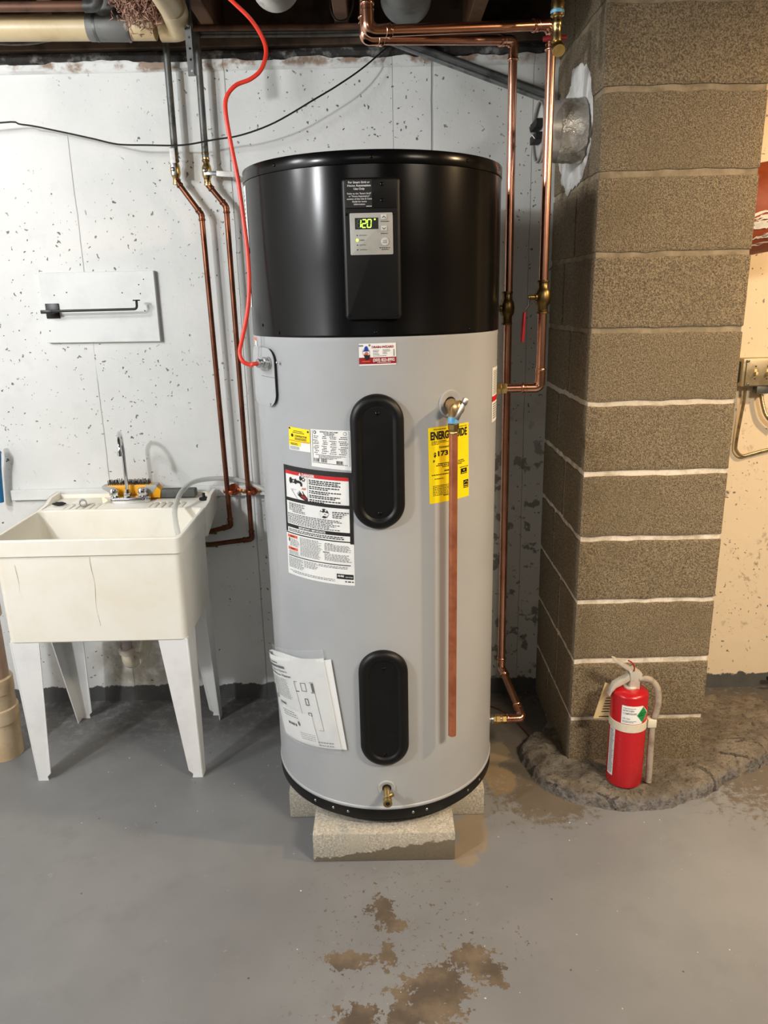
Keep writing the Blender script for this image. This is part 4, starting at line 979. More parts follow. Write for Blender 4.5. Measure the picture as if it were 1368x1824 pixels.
# cold line, behind the first one
c1 = at(917, 72, Y2); c2 = at(903, 560, Y2); c3 = at(893, 1188, Y2); e0 = at(931, 1280, Y2b); ex = HX+HR*.97
cold = T('cold_water_line', (ex, Y2b, e0.z), 'copper line dropping behind the heater to its bottom right fitting', 'pipe', 'copper lines of the heater')
l2 = at(650, 70, 2.13)
run(cold, [(ex+.03, Y2b, e0.z), (e0.x, Y2b, e0.z+.002), (c3.x, Y2, c3.z), (c2.x, Y2, c1.z), (l2.x, 2.13, l2.z), (l2.x, 2.13, 2.56)], .0125, C['copper'], C['copper_fit'], .026, .022)
f = axframe((ex+.006, Y2b, e0.z), (1, 0, 0))
O('steel_nipple', MB().lathe([(.0125, 0), (.0125, .022), (.016, .023), (.016, .030), (.012, .031)], f, 16), C['steel'], cold)
f = axframe((ex+.036, Y2b, e0.z), (1, 0, 0))
O('brass_union', MB().lathe([(.012, 0), (.0145, .001), (.0145, .008), (.0165, .010), (.0165, .022), (.0142, .023), (.0142, .028), (.0158, .030), (.0158, .042), (.014, .046)], f, 6), C['brass'], cold, smooth=25)
vz2 = at(904, 549, Y2).z
v, tip = ball_valve(cold, (c2.x, Y2, vz2), (0, 0, 1), .0125, (-1, -.2, 0), C['brass_dark'], L=.10)
# brass drain outlet hanging from the ceiling in front of the pier
BY = 2.10
bt = at(993, 20, BY); hx = bt.x
bra = T('brass_drain_valve', (hx, BY, at(993, 92, BY).z), 'brass valve with a round cap and blue tape hanging beside the block pier', 'valve')
zz = lambda y: at(993, y, BY).z
f = Fr((hx, BY, 0), (1, 0, 0), (0, 1, 0), (0, 0, 1))
O('valve_body', MB().lathe([(.0095, zz(76)), (.0125, zz(74)), (.0125, zz(66)), (.0108, zz(60)), (.0105, zz(48)), (.0120, zz(46)), (.0120, zz(38)), (.0105, zz(36)), (.0105, zz(30)), (.0165, zz(28.5)), (.0165, zz(25))], f, 24), C['brass'], bra)
O('thread_tape', MB().lathe([(.0145, zz(25.5)), (.0165, zz(24)), (.0168, zz(20)), (.0145, zz(17.5))], f, 24), C['tape'], bra)
O('hex_bushing', MB().lathe([(.0150, zz(18)), (.0162, zz(17.5)), (.0162, zz(6)), (.0150, zz(4)), (.0150, zz(-4)), (.0165, zz(-5)), (.0165, 2.30), (.0125, 2.31), (.0125, 2.56)], f, 24), C['brass'], bra)
kc = at(993.5, 84, BY); kd = Vector((.03, -.75, -.62)).normalized(); kf = axframe(kc-kd*.014, kd)
O('hose_cap', MB().lathe([(.0115, 0), (.0135, .002), (.0155, .012), (.0160, .016), (.0160, .030), (.0148, .032)], kf, 24), C['brass'], bra)
tl = at(967, 70, BY+.03); tr = at(1009, 67, BY+.03)
O('lever', MB().tube([tl, (tl+tr)/2+Vector((0, -.01, 0)), tr], .0062, 8, True, .5, (0, 0, 1)), C['red_dark'], bra)

# ================================================================== WALL PIPES AND THE SINK
def wall_line(name, label_, pts, topz, Yp, r, lever, vpt, strap_px, tail):
    P = [at(px, py, Yp) for px, py in pts]
    root = T(name, P[-1], label_, 'pipe', 'old copper lines to the sink')
    run(root, P, r, C['copper_old'], C['copper_old'], .022, .014, 14)
    tp_ = P[0]; f = Vector((tp_.x, Yp, 0))
    O('iron_pipe', MB().tube([tp_-Vector((0, 0, .035)), Vector((tp_.x+.002, Yp, topz))], r*1.22, 14), C['galv_dark'], root)
    coupling(root, tp_-Vector((0, 0, .02)), (0, 0, 1), r*1.05, .03, C['brass_dark'])
    vv = at(*vpt, Yp); body, tip_ = ball_valve(root, vv, (0, 0, 1), r, (0, -1, 0), C['brass'], L=.085)
    a, b = [at(*q, tip_.y) for q in lever]; d = (b-a); lf_ = axframe(a, d, (0, -1, 0)); Ld = d.length
    lv = O('lever_arm', MB().box(-.0065, .0065, -.0013, .0013, -.010, Ld*.42, lf_, .0006), C['steel'], body)
    gr = O('lever_grip', MB().box(-.0085, .0085, -.003, .0034, Ld*.34, Ld, lf_, .0028), C['lever_white'], body)
    sh_ = Sheet(lambda s_, t_, r_: lf_((.5-t_)*.012, .0036+r_, Ld*(.42+.5*s_)) if lf_.y.y > 0 else lf_((.5-t_)*.012, -.0031-r_, Ld*(.42+.5*s_)), Ld*.5, .012)
    mm = MB(); sh_.dashes(.08, .6, .3, .22, .0003, mm, rng); sh_.dashes(.3, .95, .62, .15, .0003, mm, rng); O('print', mm, C['blue_ink'], gr, smooth=0, kind='stuff')
    O('lever_nut', MB().lathe([(.007, -.002), (.007, .004), (.004, .006)], axframe(tip_, (0, -1, 0)), 8), C['steel'], body)
    # strap screwed to the batten
    sp = at(*strap_px, Yp)
    mm = MB().lathe([(.0215, 0), (.0215, .003)], axframe((sp.x+.004, WY-.0195, sp.z+.004), (0, -1, 0)), 24)
    arc = [(sp.x-.034, WY-.023, sp.z-.002), (sp.x-.016, WY-.023, sp.z-.001)]+[(sp.x-(r+.002)*math.cos(t), Yp-(r+.002)*math.sin(t), sp.z) for t in [PI*k/8 for k in range(9)]]+[(sp.x+.016, WY-.023, sp.z), (sp.x+.034, WY-.023, sp.z)]
    mm.tube(arc, .0075, 8, True, .2, (0, 0, 1)); st_ = O('pipe_strap', mm, C['copper_strap'], root)
    for sx in (-.027, .029): O('screw', MB().lathe([(.0055, 0), (.005, .002), (.002, .003)], axframe((sp.x+sx, WY-.0235, sp.z-.001), (0, -1, 0)), 10), C['brass'], st_)
    return root, P
YP = 2.662
w1, P1 = wall_line('sink_supply_line', 'older copper pipe with an upright lever valve, farther from the water heater', [(311, 268), (314.5, 322), (359, 382), (411, 937), (372, 947)], 2.33, YP, .0088, ((310, 306), (306, 262)), (312.5, 304), (412, 877), 0)
w2, P2 = wall_line('sink_supply_line', 'older copper pipe with a sideways lever valve, nearer to the water heater', [(365, 268), (370, 328), (403, 368), (449, 960), (374, 970)], 2.33, YP, .0088, ((369, 308), (417, 311)), (368.5, 306), (446, 877), 0)
for P, root in ((P1, w1), (P2, w2)):            # the dark supply hoses going on behind the sink
    e = P[-1]; q = spline([e, e+Vector((-.05, -.002, .002)), e+Vector((-.11, -.02, .03)), e+Vector((-.20, -.05, .10))], 6)
    O('supply_hose', MB().tube(q, .007, 10), C['galv_dark'], root); coupling(root, e+Vector((.004, 0, 0)), (1, 0, 0), .0085, .05, C['brass_dark'])

# utility sink
SX0, SX1, SY0, SY1, SYB, SZB, SZR = -1.183, -0.606, 2.150, 2.500, 2.675, 0.515, 0.852
sink = T('utility_sink', ((SX0+SX1)/2, 2.36, 0), 'cream plastic utility sink on four white splayed legs', 'sink')
def rl(x0, x1, y0, y1, z, r=.02, n=5): return [(a, b, z) for a, b in rrect(x0, x1, y0, y1, r, n)]
m = MB()
m.loops([rl(SX0+.012, SX1-.012, SY0+.012, SY1-.006, SZB, .02), rl(SX0+.010, SX1-.010, SY0+.009, SY1-.004, SZB+.004, .02), rl(SX0+.008, SX1-.007, SY0+.007, SY1, SZR-.052, .02), rl(SX0, SX1, SY0, SY1+.004, SZR-.050, .022), rl(SX0, SX1, SY0, SY1+.004, SZR-.003, .022),
         rl(SX0+.003, SX1-.003, SY0+.003, SY1+.003, SZR, .02), rl(SX0+.011, SX1-.011, SY0+.012, SY1-.010, SZR, .02), rl(SX0+.014, SX1-.014, SY0+.015, SY1-.014, SZR-.004, .02), rl(SX0+.034, SX1-.034, SY0+.034, SY1-.034, SZB+.03, .05), rl(SX0+.06, SX1-.06, SY0+.06, SY1-.06, SZB+.014, .04)], True, True, True)
O('basin', m, C['sink'], sink, smooth=35)
m = MB().box(SX0+.004, SX1-.004, SY1-.012, SYB, SZR-.030, SZR-.011, bev=.002)
m.box(SX0+.004, SX1-.004, SYB-.010, SYB, SZR-.030, SZR+.012, bev=.003)
gx = [at(px, 892, 2.55).x for px in (118, 177, 269, 330)]
for a, b in ((SX0+.006, gx[0]), (gx[1], gx[2]), (gx[3], SX1-.006)): m.box(a, b, SY1-.012, SYB-.008, SZR-.012, SZR-.002, bev=.0015)
for a, b in ((gx[0], gx[1]), (gx[2], gx[3])):
    n = 5; st = (b-a)/n
    for i in range(n): m.box(a+i*st+.004, a+(i+1)*st-.003, SY1-.012, 2.58, SZR-.012, SZR-.002, bev=.001)
    m.box(a-.001, b+.001, 2.575, SYB-.008, SZR-.012, SZR-.002, bev=.001)
O('ledge', m, C['sink'], sink, smooth=35)
fs = Fr((SX1-.012, 0, 0), (0, 1, 0), (0, 0, 1), (1, 0, 0))
lipo = [(SY1-.02, SZR-.03), (SY1-.02, SZR-.002), (2.56, SZR+.004), (2.60, SZR+.018), (SYB, SZR+.020), (SYB, SZR-.055), (2.60, SZR-.075), (SY1-.005, SZR-.105)]
O('side_lip', MB().prism(lipo[::-1], fs, 0, .012, .002), C['sink'], sink); fs2 = Fr((SX0+.012, 0, 0), (0, 1, 0), (0, 0, 1), (-1, 0, 0))
O('side_lip', MB().prism(lipo, fs2, 0, .012, .002), C['sink'], sink)
def leg(sx, front):
    x = SX1-.010 if sx > 0 else SX0+.010
    yt = SY0+.012 if front else SY1-.012; yb = 2.192 if front else 2.585
    s = -1 if sx > 0 else 1; d = 1 if front else -1; th = .0035
    xb = x+.004*s; wt, wb = .093, .043
    if not front: xb = x+(.018 if sx > 0 else -.0)*s
    zt = SZB+.004
    m = MB()
    def plate(a, b, c, d_, off):
        off = Vector(off); m.loops([[Vector(q) for q in (a, b, c, d_)], [Vector(q)+off for q in (a, b, c, d_)]])
    chip = .014
    A, B = (x, yt, zt), (x+s*wt, yt, zt)
    Cc, Dd = (xb+s*wb, yb, 0.0), (xb, yb, 0.0)
    pts = [Vector(A), Vector(B), Vector((xb+s*(wb+.002), yb-(yb-yt)*.06, .028)), Vector((xb+s*(wb-chip*.8), yb, .014)), Vector((xb+s*(wb-chip*.6), yb, .0)), Vector(Dd)]
    m.loops([pts, [p+Vector((0, d*th, 0)) for p in pts]])
    pts = [Vector(A), Vector((x, yt+d*wt, zt)), Vector((xb, yb+d*wb*.9, 0.0)), Vector(Dd)]
    m.loops([pts, [p+Vector((s*th, 0, 0)) for p in pts]])
    m.tube([Vector(A)+Vector((s*.0035, d*.0035, -.001)), Vector(Dd)+Vector((s*.0035, d*.0035, .0045))], .0045, 10)
    O('leg', m, C['sink_leg'], sink, smooth=30)
for sx in (-1, 1):
    for fr_ in (True, False): leg(sx, fr_)
# trap under the basin
tx = at(226, 1160, 2.33).x; zt = at(228, 1185, 2.33).z
f = Fr((tx, 2.33, 0), (1, 0, 0), (0, 1, 0), (0, 0, 1))
tr = O('drain_trap', MB().tube(fillet([(tx, 2.33, SZB), (tx, 2.33, zt), (tx+.03, 2.40, zt-.0), (tx+.045, 2.44, zt+.085)], .03, 8), .019, 16), C['pvc_white'], sink)
O('trap_nut', MB().lathe([(.024, zt+.045), (.0255, zt+.047), (.0255, zt+.062), (.022, zt+.064)], f, 20), C['pvc_white'], tr)
O('trap_joint', MB().lathe([(.0235, -.008), (.025, -.006), (.025, .010), (.022, .012)], axframe((tx+.016, 2.367, zt+.003), (.35, .85, .05)), 20), C['pvc_white'], tr)
O('tailpiece', MB().lathe([(.0195, zt+.06), (.0195, zt+.085), (.022, zt+.087), (.022, SZB+.005)], f, 20), C['primer'], tr)
O('trap_arm', MB().tube(fillet([(tx+.042, 2.435, zt+.06), (tx+.05, 2.45, zt+.10), (tx+.06, 2.70, zt+.11)], .03, 6), .019, 14), C['pvc_white'], tr)
# grime streaks are flat marks on the front: dried runs of dirt
m = MB()
for px, y0, y1, wd in ((160, 990, 1138, 1.0), (27, 1005, 1060, .8)):
    pth = [at(px+(y-y0)*.14+1.5*math.sin(y*.08), y, SY0+.0063) for y in range(y0+2, y1, 8)]
    for i in range(len(pth)-1): p, q = pth[i], pth[i+1]; ww = wd*.0005*(1+.5*math.sin(i)); m.add([p+Vector((-ww, 0, 0)), p+Vector((ww, 0, 0)), q+Vector((ww, 0, 0)), q+Vector((-ww, 0, 0))], [(0, 1, 2, 3)])
ymap = lambda z: SY0+.0068
m2 = MB()
for p in m.v: p.y = SY0+.0105-.0035*(p.z-SZB)/(SZR-.05-SZB)-.0012
O('grime_streak', m, C['stain'], sink, smooth=0, kind='stuff')

# faucet
FY = 2.595; fz = SZR-.0015
fx = at(228, 885, FY).x
fauc = T('faucet', (fx, FY, fz), 'chrome gooseneck faucet with two round knobs on the sink ledge', 'faucet')
a0_ = at(191, 886, FY-.025).x; a1_ = at(264, 886, FY-.025).x
f = Fr(((a0_+a1_)/2, FY, fz), (1, 0, 0), (0, 1, 0), (0, 0, 1)); hw = (a1_-a0_)/2
O('faucet_base', MB().prism(rrect(-hw, hw, -.026, .026, .024, 8), f, 0, .020, .006, 3), C['chrome'], fauc)
for px in (202.5, 253):
    kx = at(px, 870, FY).x; f = Fr((kx, FY, fz+.018), (1, 0, 0), (0, 1, 0), (0, 0, 1))
    m = MB(); rings = []
    for h, r in ((0, .011), (.004, .012), (.006, .0155), (.010, .0165), (.026, .0145), (.030, .0125), (.0315, .008)):
        rings.append([f((r*(1+.05*math.cos(j*PI)))*math.cos(2*PI*j/24), (r*(1+.05*math.cos(j*PI)))*math.sin(2*PI*j/24), h) for j in range(24)])
    O('knob', m.loops(rings), C['chrome'], fauc, smooth=25)
f = Fr((fx, FY, fz+.019), (1, 0, 0), (0, 1, 0), (0, 0, 1))
O('spout_nut', MB().lathe([(.013, 0), (.0145, .001), (.0145, .009), (.0155, .010), (.0155, .013), (.011, .015), (.0095, .026)], f, 8), C['chrome'], fauc, smooth=25)
gy = 2.475; gt = at(214, 772, gy+.05).z; ge = at(214, 812, gy); gl = Vector((ge.x, gy, 0))
pth = [Vector((fx, FY, fz+.03)), Vector((fx+.001, FY-.0, gt-.07))]
for k in range(13):
    a = PI*k/12; t = k/12; yy = (FY+gy)/2+(FY-gy)/2*math.cos(a); pth.append(Vector((fx+(ge.x-fx)*(.5-.5*math.cos(a)), yy, gt-.055+.055*math.sin(a))))
pth.append(Vector((ge.x, gy, ge.z+.012)))
O('spout', MB().tube(pth, .0066, 16), C['chrome'], fauc)
O('aerator', MB().lathe([(.0066, .016), (.0085, .014), (.0092, 0), (.007, -.001)], Fr((ge.x, gy, ge.z), (1, 0, 0), (0, 1, 0), (0, 0, 1)), 18), C['chrome'], fauc)

# brush lying behind the faucet, bristles up
KY = 2.638; kz = SZR+.001
b0 = at(192, 868, KY).x; b1 = at(272, 868, KY).x; h0 = at(284, 876, KY).x; h1 = at(350, 876, KY).x
brush = T('scrub_brush', ((b0+h1)/2, KY, kz), 'yellow scrub brush with dark bristles and a grey grip behind the faucet', 'brush')
f = Fr((0, KY, 0), (1, 0, 0), (0, 0, 1), (0, -1, 0)); zt_ = at(230, 862, KY).z
hd = [(b0, zt_-.004), (b0+.012, kz+.012), (b0+.03, kz), (b1-.02, kz), (b1+.02, kz+.004), (b1+.028, kz+.002), (b1+.034, kz+.030), (b1+.018, zt_-.004), (b1-.006, zt_)]
O('brush_head', MB().prism(hd+[(b0+.01, zt_)], f, -.020, .020, .003), C['brush_yellow'], brush)
O('grey_plate', MB().prism([(b0-.012, zt_-.012), (b0+.03, kz+.014), (b0+.03, zt_-.003), (b0-.014, zt_-.003)], f, -.019, .0215, .001), C['silver_plate'], brush)
O('grey_plate', MB().prism([(b1-.02, kz+.018), (b1+.004, kz+.020), (b1+.022, zt_-.006), (b1+.02, zt_-.001), (b1-.02, zt_-.001)], f, -.019, .0215, .001), C['silver_plate'], brush)
O('grip', MB().box(b1+.030, h1, KY-.017, KY+.017, kz+.001, kz+.032, bev=.006, seg=3), C['brush_grey'], brush)
m = MB()
for i in range(22):
    x = b0+.008+(b1-b0-.018)*i/21; x += rng.uniform(-.001, .001); lean = rng.uniform(-.002, .002)
    for j in range(3):
        y = KY-.012+.012*j; hh = rng.uniform(.013, .019)
        m.tube([(x, y, zt_-.002), (x+lean, y+rng.uniform(-.001, .001), zt_+hh)], [.0021, .0012], 5)
props(O('bristles', m, C['bristle'], brush, smooth=0), kind='stuff')
# small things left on the ledge
px0 = at(184, 880, 2.57); f = Fr((px0.x, 2.572, SZR), (1, 0, 0), (0, .45, 1), (0, -1, .45))
O('metal_scraper', MB().prism([(-.012, .024), (-.006, .001), (.000, .0), (.010, .008), (.008, .012)], f, -.0006, .0006).tube([f(-.003, .010, .001), f(-.003, .010, .002)], .0015, 8), C['box_metal'], None, 'small triangular metal scraper leaning against the left end of the faucet', 'scraper', base=(px0.x, 2.572, SZR))
p = at(147, 889, 2.545); f = axframe((p.x, 2.545, SZR-.002+.0125), (.45, -1, 0))
O('metal_ring', MB().lathe([(.0095, -.012), (.0115, -.012), (.0125, -.010), (.0125, .010), (.0115, .012), (.0095, .012), (.0090, -.0118)], f, 24, False), C['steel'], None, 'short metal ring lying on the left part of the sink ledge', 'ring', base=(p.x, 2.545, SZR-.002))
p = at(104, 888, 2.56); m = MB(); rings = []
for i in range(7):
    t = i/6; rings.append([(p.x-.024+.048*t, 2.56+(.011*math.sin(PI*(t*.9+.05))+.002)*math.cos(2*PI*j/12)+.004*pnoise((t*5, j, 1)), SZR-.002+.007+.007*math.sin(PI*(t*.9+.05))*math.sin(2*PI*j/12)+.002*pnoise((t*7, j*.7, 5))) for j in range(12)])
O('rubber_scrap', MB().loops(rings), C['black_matte'], None, 'crumpled black rubber scrap on the far left of the sink ledge', 'scrap', base=(p.x, 2.56, SZR-.002))
p = at(363, 885, 2.60)
O('rubber_stopper', MB().lathe([(.015, 0), (.017, .002), (.017, .007), (.013, .009), (.0055, .010), (.005, .020), (.006, .024), (.003, .025)], Fr((p.x, 2.60, SZR-.002), (1, 0, 0), (0, 1, 0), (0, 0, 1)), 18), C['black_matte'], None, 'small black rubber stopper at the right end of the sink ledge', 'stopper', base=(p.x, 2.60, SZR-.002))
# clear hose
hp = [at(319, 958, 2.27), at(313, 930, 2.34), at(312, 905, 2.42), at(324, 875, 2.52), at(350, 857, 2.62), at(400, 852, 2.681), at(440, 859, 2.681), at(476, 874, 2.65), at(520, 884, 2.55)]
O('vinyl_hose', MB().tube(spline(hp, 8), .0085, 14, True), C['vinyl'], None, 'clear vinyl hose arching from the heater over the sink rim', 'hose', base=hp[0])

# ================================================================== THINGS ON THE LEFT WALL
a, b = at(66, 487, WY), at(287, 610, WY)
tl_, tr_, br_, bl_ = at(66.5, 486, WY-.02), at(273, 482, WY-.02), at(285.5, 608, WY-.02), at(84, 611, WY-.02)
hold = T('towel_holder', ((tl_.x+tr_.x)/2, WY, bl_.z), 'black towel bar arm on a white painted wall board', 'towel holder')
f = Fr((0, WY, 0), (1, 0, 0), (0, 0, 1), (0, -1, 0))
O('backboard', MB().prism([(bl_.x, bl_.z), (br_.x, br_.z), (tr_.x, tr_.z), (tl_.x, tl_.z)], f, .0, .020, .0015), C['board_white'], hold, smooth=0)
s0 = at(80, 541, WY-.024); s1 = at(107, 567, WY-.024)
O('bracket', MB().box(s0.x, s1.x, WY-.026, WY-.020, s1.z, s0.z, bev=.001), C['iron'], hold)
O('bracket_post', MB().box(s0.x+.002, s1.x-.004, WY-.075, WY-.024, (s0.z+s1.z)/2-.008, (s0.z+s1.z)/2+.004, bev=.002), C['iron'], hold)
r0, r1, r2 = at(90, 554.5, WY-.07), at(244, 550.5, WY-.07), at(243, 536, WY-.07)
O('arm', MB().tube(fillet([r0, r1, r2], .012, 6), .0042, 12), C['iron'], hold)
O('arm_stop', MB().lathe([(.012, 0), (.012, .004)], Fr(r2, (1, 0, 0), (0, 1, 0), (0, 0, 1)), 20), C['iron'], hold)
m = MB()
for px, py in ((118.5, 521), (217.5, 521.5), (247, 507), (255.5, 497.5), (250, 523), (258, 553.5), (89, 589.5), (96.5, 526)):
    q = at(px, py, WY-.0203); m.lathe([(.0022, 0), (.0022, .0006)], axframe((q.x, WY-.0198, q.z), (0, -1, 0)), 8)
O('nail_holes', m, C['dark_hole'], hold, smooth=0, kind='stuff')
# black wire sagging along the wall
wp = [Vector((-3.2, 2.68, 2.06)), Vector((-2.0, 2.64, 2.0)), at(-30, 222, 2.63), at(40, 222, 2.625), at(105, 234, 2.62), at(165, 247, 2.615), at(210, 257, 2.61), at(262, 258.5, 2.61), at(325, 258.5, 2.61), at(380, 249, 2.61), at(430, 240.5, 2.605), at(490, 218, 2.60), at(560, 177, 2.60), at(600, 153, 2.61), at(645, 122, 2.64), at(692, 82, 2.69)]
O('sagging_wire', MB().tube(spline(wp, 6), .0026, 8), C['cable_black'], None, 'thin black wire sagging across the white wall behind the heater', 'wire', base=wp[7])
# orange-red power cable
cpx = [(398, -12, 2.10), (420, 8, 2.08), (448, 36, 2.05), (468, 68, 2.02), (474, 95, 2.0), (465, 124, 1.99), (446, 141, 1.985), (420, 152, 1.98), (404, 172, 1.975), (402, 200, 1.97), (411, 255, 1.965), (423, 315, 1.96), (433, 385, 1.955), (441, 450, 1.95), (444, 510, 1.945), (440, 560, 1.94), (431, 605, 1.94), (427, 628, 1.94), (433, 644, 1.935), (449, 651, 1.935)]
cpp = [at(a, b, c) for a, b, c in cpx]+[KF(-.004, -.001, .045), KF(0, 0, .028)]
O('power_cable', MB().tube(spline(cpp, 8), .0052, 12, True, .62, (1, 0, 0)), C['cable_red'], None, 'orange-red power cable dropping from the ceiling into the heater side cover', 'cable', base=cpp[-2])
# perforated angle hanging from a joist
AY = 2.42
q = at(339, 137, AY); w_ = at(331, 60, AY).x-at(344, 60, AY).x; ax0, ax1 = at(330, 60, AY).x, at(343, 60, AY).x; az = at(340, 136, AY).z
ang = T('slotted_angle', (ax0, AY, az), 'grey slotted steel angle hanging from a joist by the pipes', 'bracket')
m = MB(); zc = az
plates = MB(); step = .028; z = az
holes = []
while z < 2.55:
    z2 = min(z+step, 2.55); zc = (z+z2)/2; hx_ = (ax0+ax1)/2; hr = .0035
    o = [(ax0, z), (ax1, z), (ax1, z2), (ax0, z2)]
    hole = disk(hx_, zc, hr, 12)
    fr = Fr((0, AY, 0), (1, 0, 0), (0, 0, 1), (0, -1, 0))
    outer = [(ax1, zc), (ax1, z2), (hx_, z2), (ax0, z2), (ax0, zc), (ax0, z), (hx_, z), (ax1, z)]
    inner = [hole[i] for i in (0, 1, 3, 4, 6, 7, 9, 10)]; inner = [(hx_+hr*math.cos(PI*k/4), zc+hr*math.sin(PI*k/4)) for k in range(8)]
    for wv in (0, .002):
        base = len(plates.v); plates.v += [fr(a_, b_, wv) for a_, b_ in outer+inner]
        for k in range(8): plates.f.append([base+k, base+(k+1) % 8, base+8+(k+1) % 8, base+8+k])
    z = z2
plates.box(ax1-.001, ax1+.001, AY-.022, AY, az+.002, 2.55)
plates.box(ax0-.0006, ax0, AY-.002, AY, az, 2.55)
O('slotted_plate', plates, C['galv_dark'], ang, smooth=0)
# blue plastic thing at the left edge
p = at(-4, 818, 2.66)
O('blue_handle', MB().tube([(p.x-.02, 2.67, p.z-.16), (p.x-.008, 2.66, p.z-.03), (p.x+.004, 2.65, p.z+.025), (p.x-.004, 2.655, p.z+.05)], [.012, .015, .016, .010], 14), C['blue_plastic'], None, 'blue plastic handle hung on the wall at the left edge', 'handle', base=(p.x, 2.67, p.z-.16))
# waste pipe at the left edge
q = fl(3, 1313); py_ = 2.36; wx = at(-6, 1250, py_).x
wst = T('waste_pipe', (wx, py_, 0), 'upright beige waste pipe with stepped couplings beside the sink leg', 'pipe')
f = Fr((wx, py_, 0), (1, 0, 0), (0, 1, 0), (0, 0, 1)); zq = lambda y: at(20, y, py_-.05).z
O('pipe', MB().lathe([(.0535, .10), (.0535, .86), (.047, .86), (.047, .60)], f, 36, False), C['pvc_pink'], wst)
z_a, z_b, z_c, z_d, z_e = zq(1218), zq(1242), zq(1270), zq(1293), zq(1304)
O('coupling', MB().lathe([(.0545, z_a+.004), (.0625, z_a), (.0635, z_a-.004), (.0635, z_b), (.0610, z_b-.002), (.0610, z_c+.004), (.0665, z_c+.001), (.0675, z_c-.003), (.0660, z_d), (.0625, z_d-.002), (.0600, 0.0)], f, 40), C['pvc_tan'], wst)
zt = zq(1108); O('coupling', MB().lathe([(.0545, zt+.20), (.0625, zt+.196), (.0625, zt), (.0545, zt-.002)], f, 40), C['pvc_tan'], wst)
lx = math.atan2(at(17, 1200, py_-.05).x-wx, .05); zc = (zq(1188)+zq(1214))/2
shp = Sheet(lambda a_, b_, r_: f((.0535+r_)*math.sin(.55+(b_-.5)*.35), -(.0535+r_)*math.cos(.55+(b_-.5)*.35), zq(1216)+a_*(zq(1184)-zq(1216))), zq(1184)-zq(1216), .02)
m = MB(); shp.text('PENE', .5, .5, .7, .0006, m, width=.95); O('lettering', m, C['dark_red_ink'], wst, smooth=0, kind='stuff')

# ================================================================== UNDER THE CEILING
DY = 2.50
pa, pb, pc = at(-60, 47.5, DY), at(300, 49, DY), at(325, 20, DY-.1)
dr = T('ceiling_drain_pipe', pb, 'thick cream drain pipe with a grey coupling along the ceiling, left', 'pipe')
q0 = at(276, 49, DY); q1 = at(312, 44, DY-.04); q2 = at(268, -20, DY-.30)
O('pipe', MB().tube([Vector((-3.0, DY, pa.z+.02)), q0], .0335, 24), C['pvc'], dr)
O('elbow', MB().tube(fillet([at(286, 49, DY), at(322, 49, DY), at(306, 8, DY-.16)], .06, 10), .037, 24), C['pvc'], dr)
O('pipe', MB().tube([at(312, 24, DY-.10), at(262, -60, DY-.42)], .0335, 24), C['pvc'], dr)
g0, g1 = at(158, 48, DY), at(232, 48.5, DY)
O('rubber_coupling', MB().tube([g0, g0*.98+g1*.02, g0*.02+g1*.98, g1], [.036, .0375, .0375, .036], 28), C['rubber_grey'], dr)
for t in (.2, .97):
    c_ = g0*(1-t)+g1*t; O('clamp_band', MB().tube([c_+Vector((-.004, 0, 0)), c_+Vector((.004, 0, 0))], .0385, 28), C['galv_dark'], dr)
tee = at(190, 34, DY); O('tee_branch', MB().tube([tee, tee+Vector((.01, -.02, .10))], .033, 20), C['rubber_grey'], dr)
UY = 2.38
u0_, u1_ = at(-60, 12, UY), at(158, 11, UY)
ol = T('ceiling_copper_pipe', u1_, 'old copper pipe with a dull elbow above the cream drain pipe', 'pipe')
O('pipe', MB().tube([Vector((-3.0, UY, u0_.z+.02)), u1_], .0125, 16), C['copper_dull'], ol)
O('elbow', MB().tube(fillet([at(150, 11, UY), at(172, 11, UY), at(176, -30, UY)], .03, 8), .0155, 16), C['galv_dark'], ol)
# copper tube and grey cables running along the sill, right of the drain pipe
O('sill_copper_tube', MB().tube([at(338, 50, 2.62), at(480, 48.5, 2.62), at(640, 47, 2.62)], .009, 12), C['copper_dull'], None, 'thin copper tube along the wooden sill behind the new copper lines', 'pipe', base=at(338, 50, 2.62))
for k, (ya, yb, lab) in enumerate(((59, 55, 'upper grey cable stapled along the wooden sill'), (64.5, 61, 'lower grey cable stapled along the wooden sill'))):
    pp = [at(330, ya, 2.675), at(400, ya-.6, 2.675), at(470, ya-1, 2.675), at(560, (ya+yb)/2, 2.675), at(660, yb, 2.675)]
    O('sill_cable', MB().tube(spline(pp, 5), .0052, 8), C['cable_grey'], None, lab, 'cable', base=pp[0])
pp = [at(-20, 76, 2.66), at(20, 79, 2.66), at(60, 77, 2.66), at(100, 71, 2.66), at(180, 69, 2.67), at(240, 67, 2.67)]
O('loose_cable', MB().tube(spline(pp, 5), .004, 8), C['cable_grey'], None, 'pale loose cable dipping under the cream drain pipe', 'cable', base=pp[1])
# insulation tuft
m = MB(); c0 = at(252, 26, 2.40)
for i in range(900):
    a_ = Vector((rng.gauss(0, .032), rng.gauss(0, .022), rng.gauss(.035, .030))); d_ = Vector((rng.gauss(0, 1), rng.gauss(0, 1), rng.gauss(0, 1.2))).normalized()*rng.uniform(.012, .035); e_ = Vector((rng.gauss(0, 1), rng.gauss(0, 1), rng.gauss(0, 1))).normalized()*.010
    p = c0+a_; m.tube([p, p+d_*.5+e_, p+d_], [.0006, .0022, .0004], 4, False)
O('insulation_tuft', m, C['fluff'], None, 'brownish fibre insulation hanging out over the cream drain pipe', 'insulation', kind='stuff', base=c0)
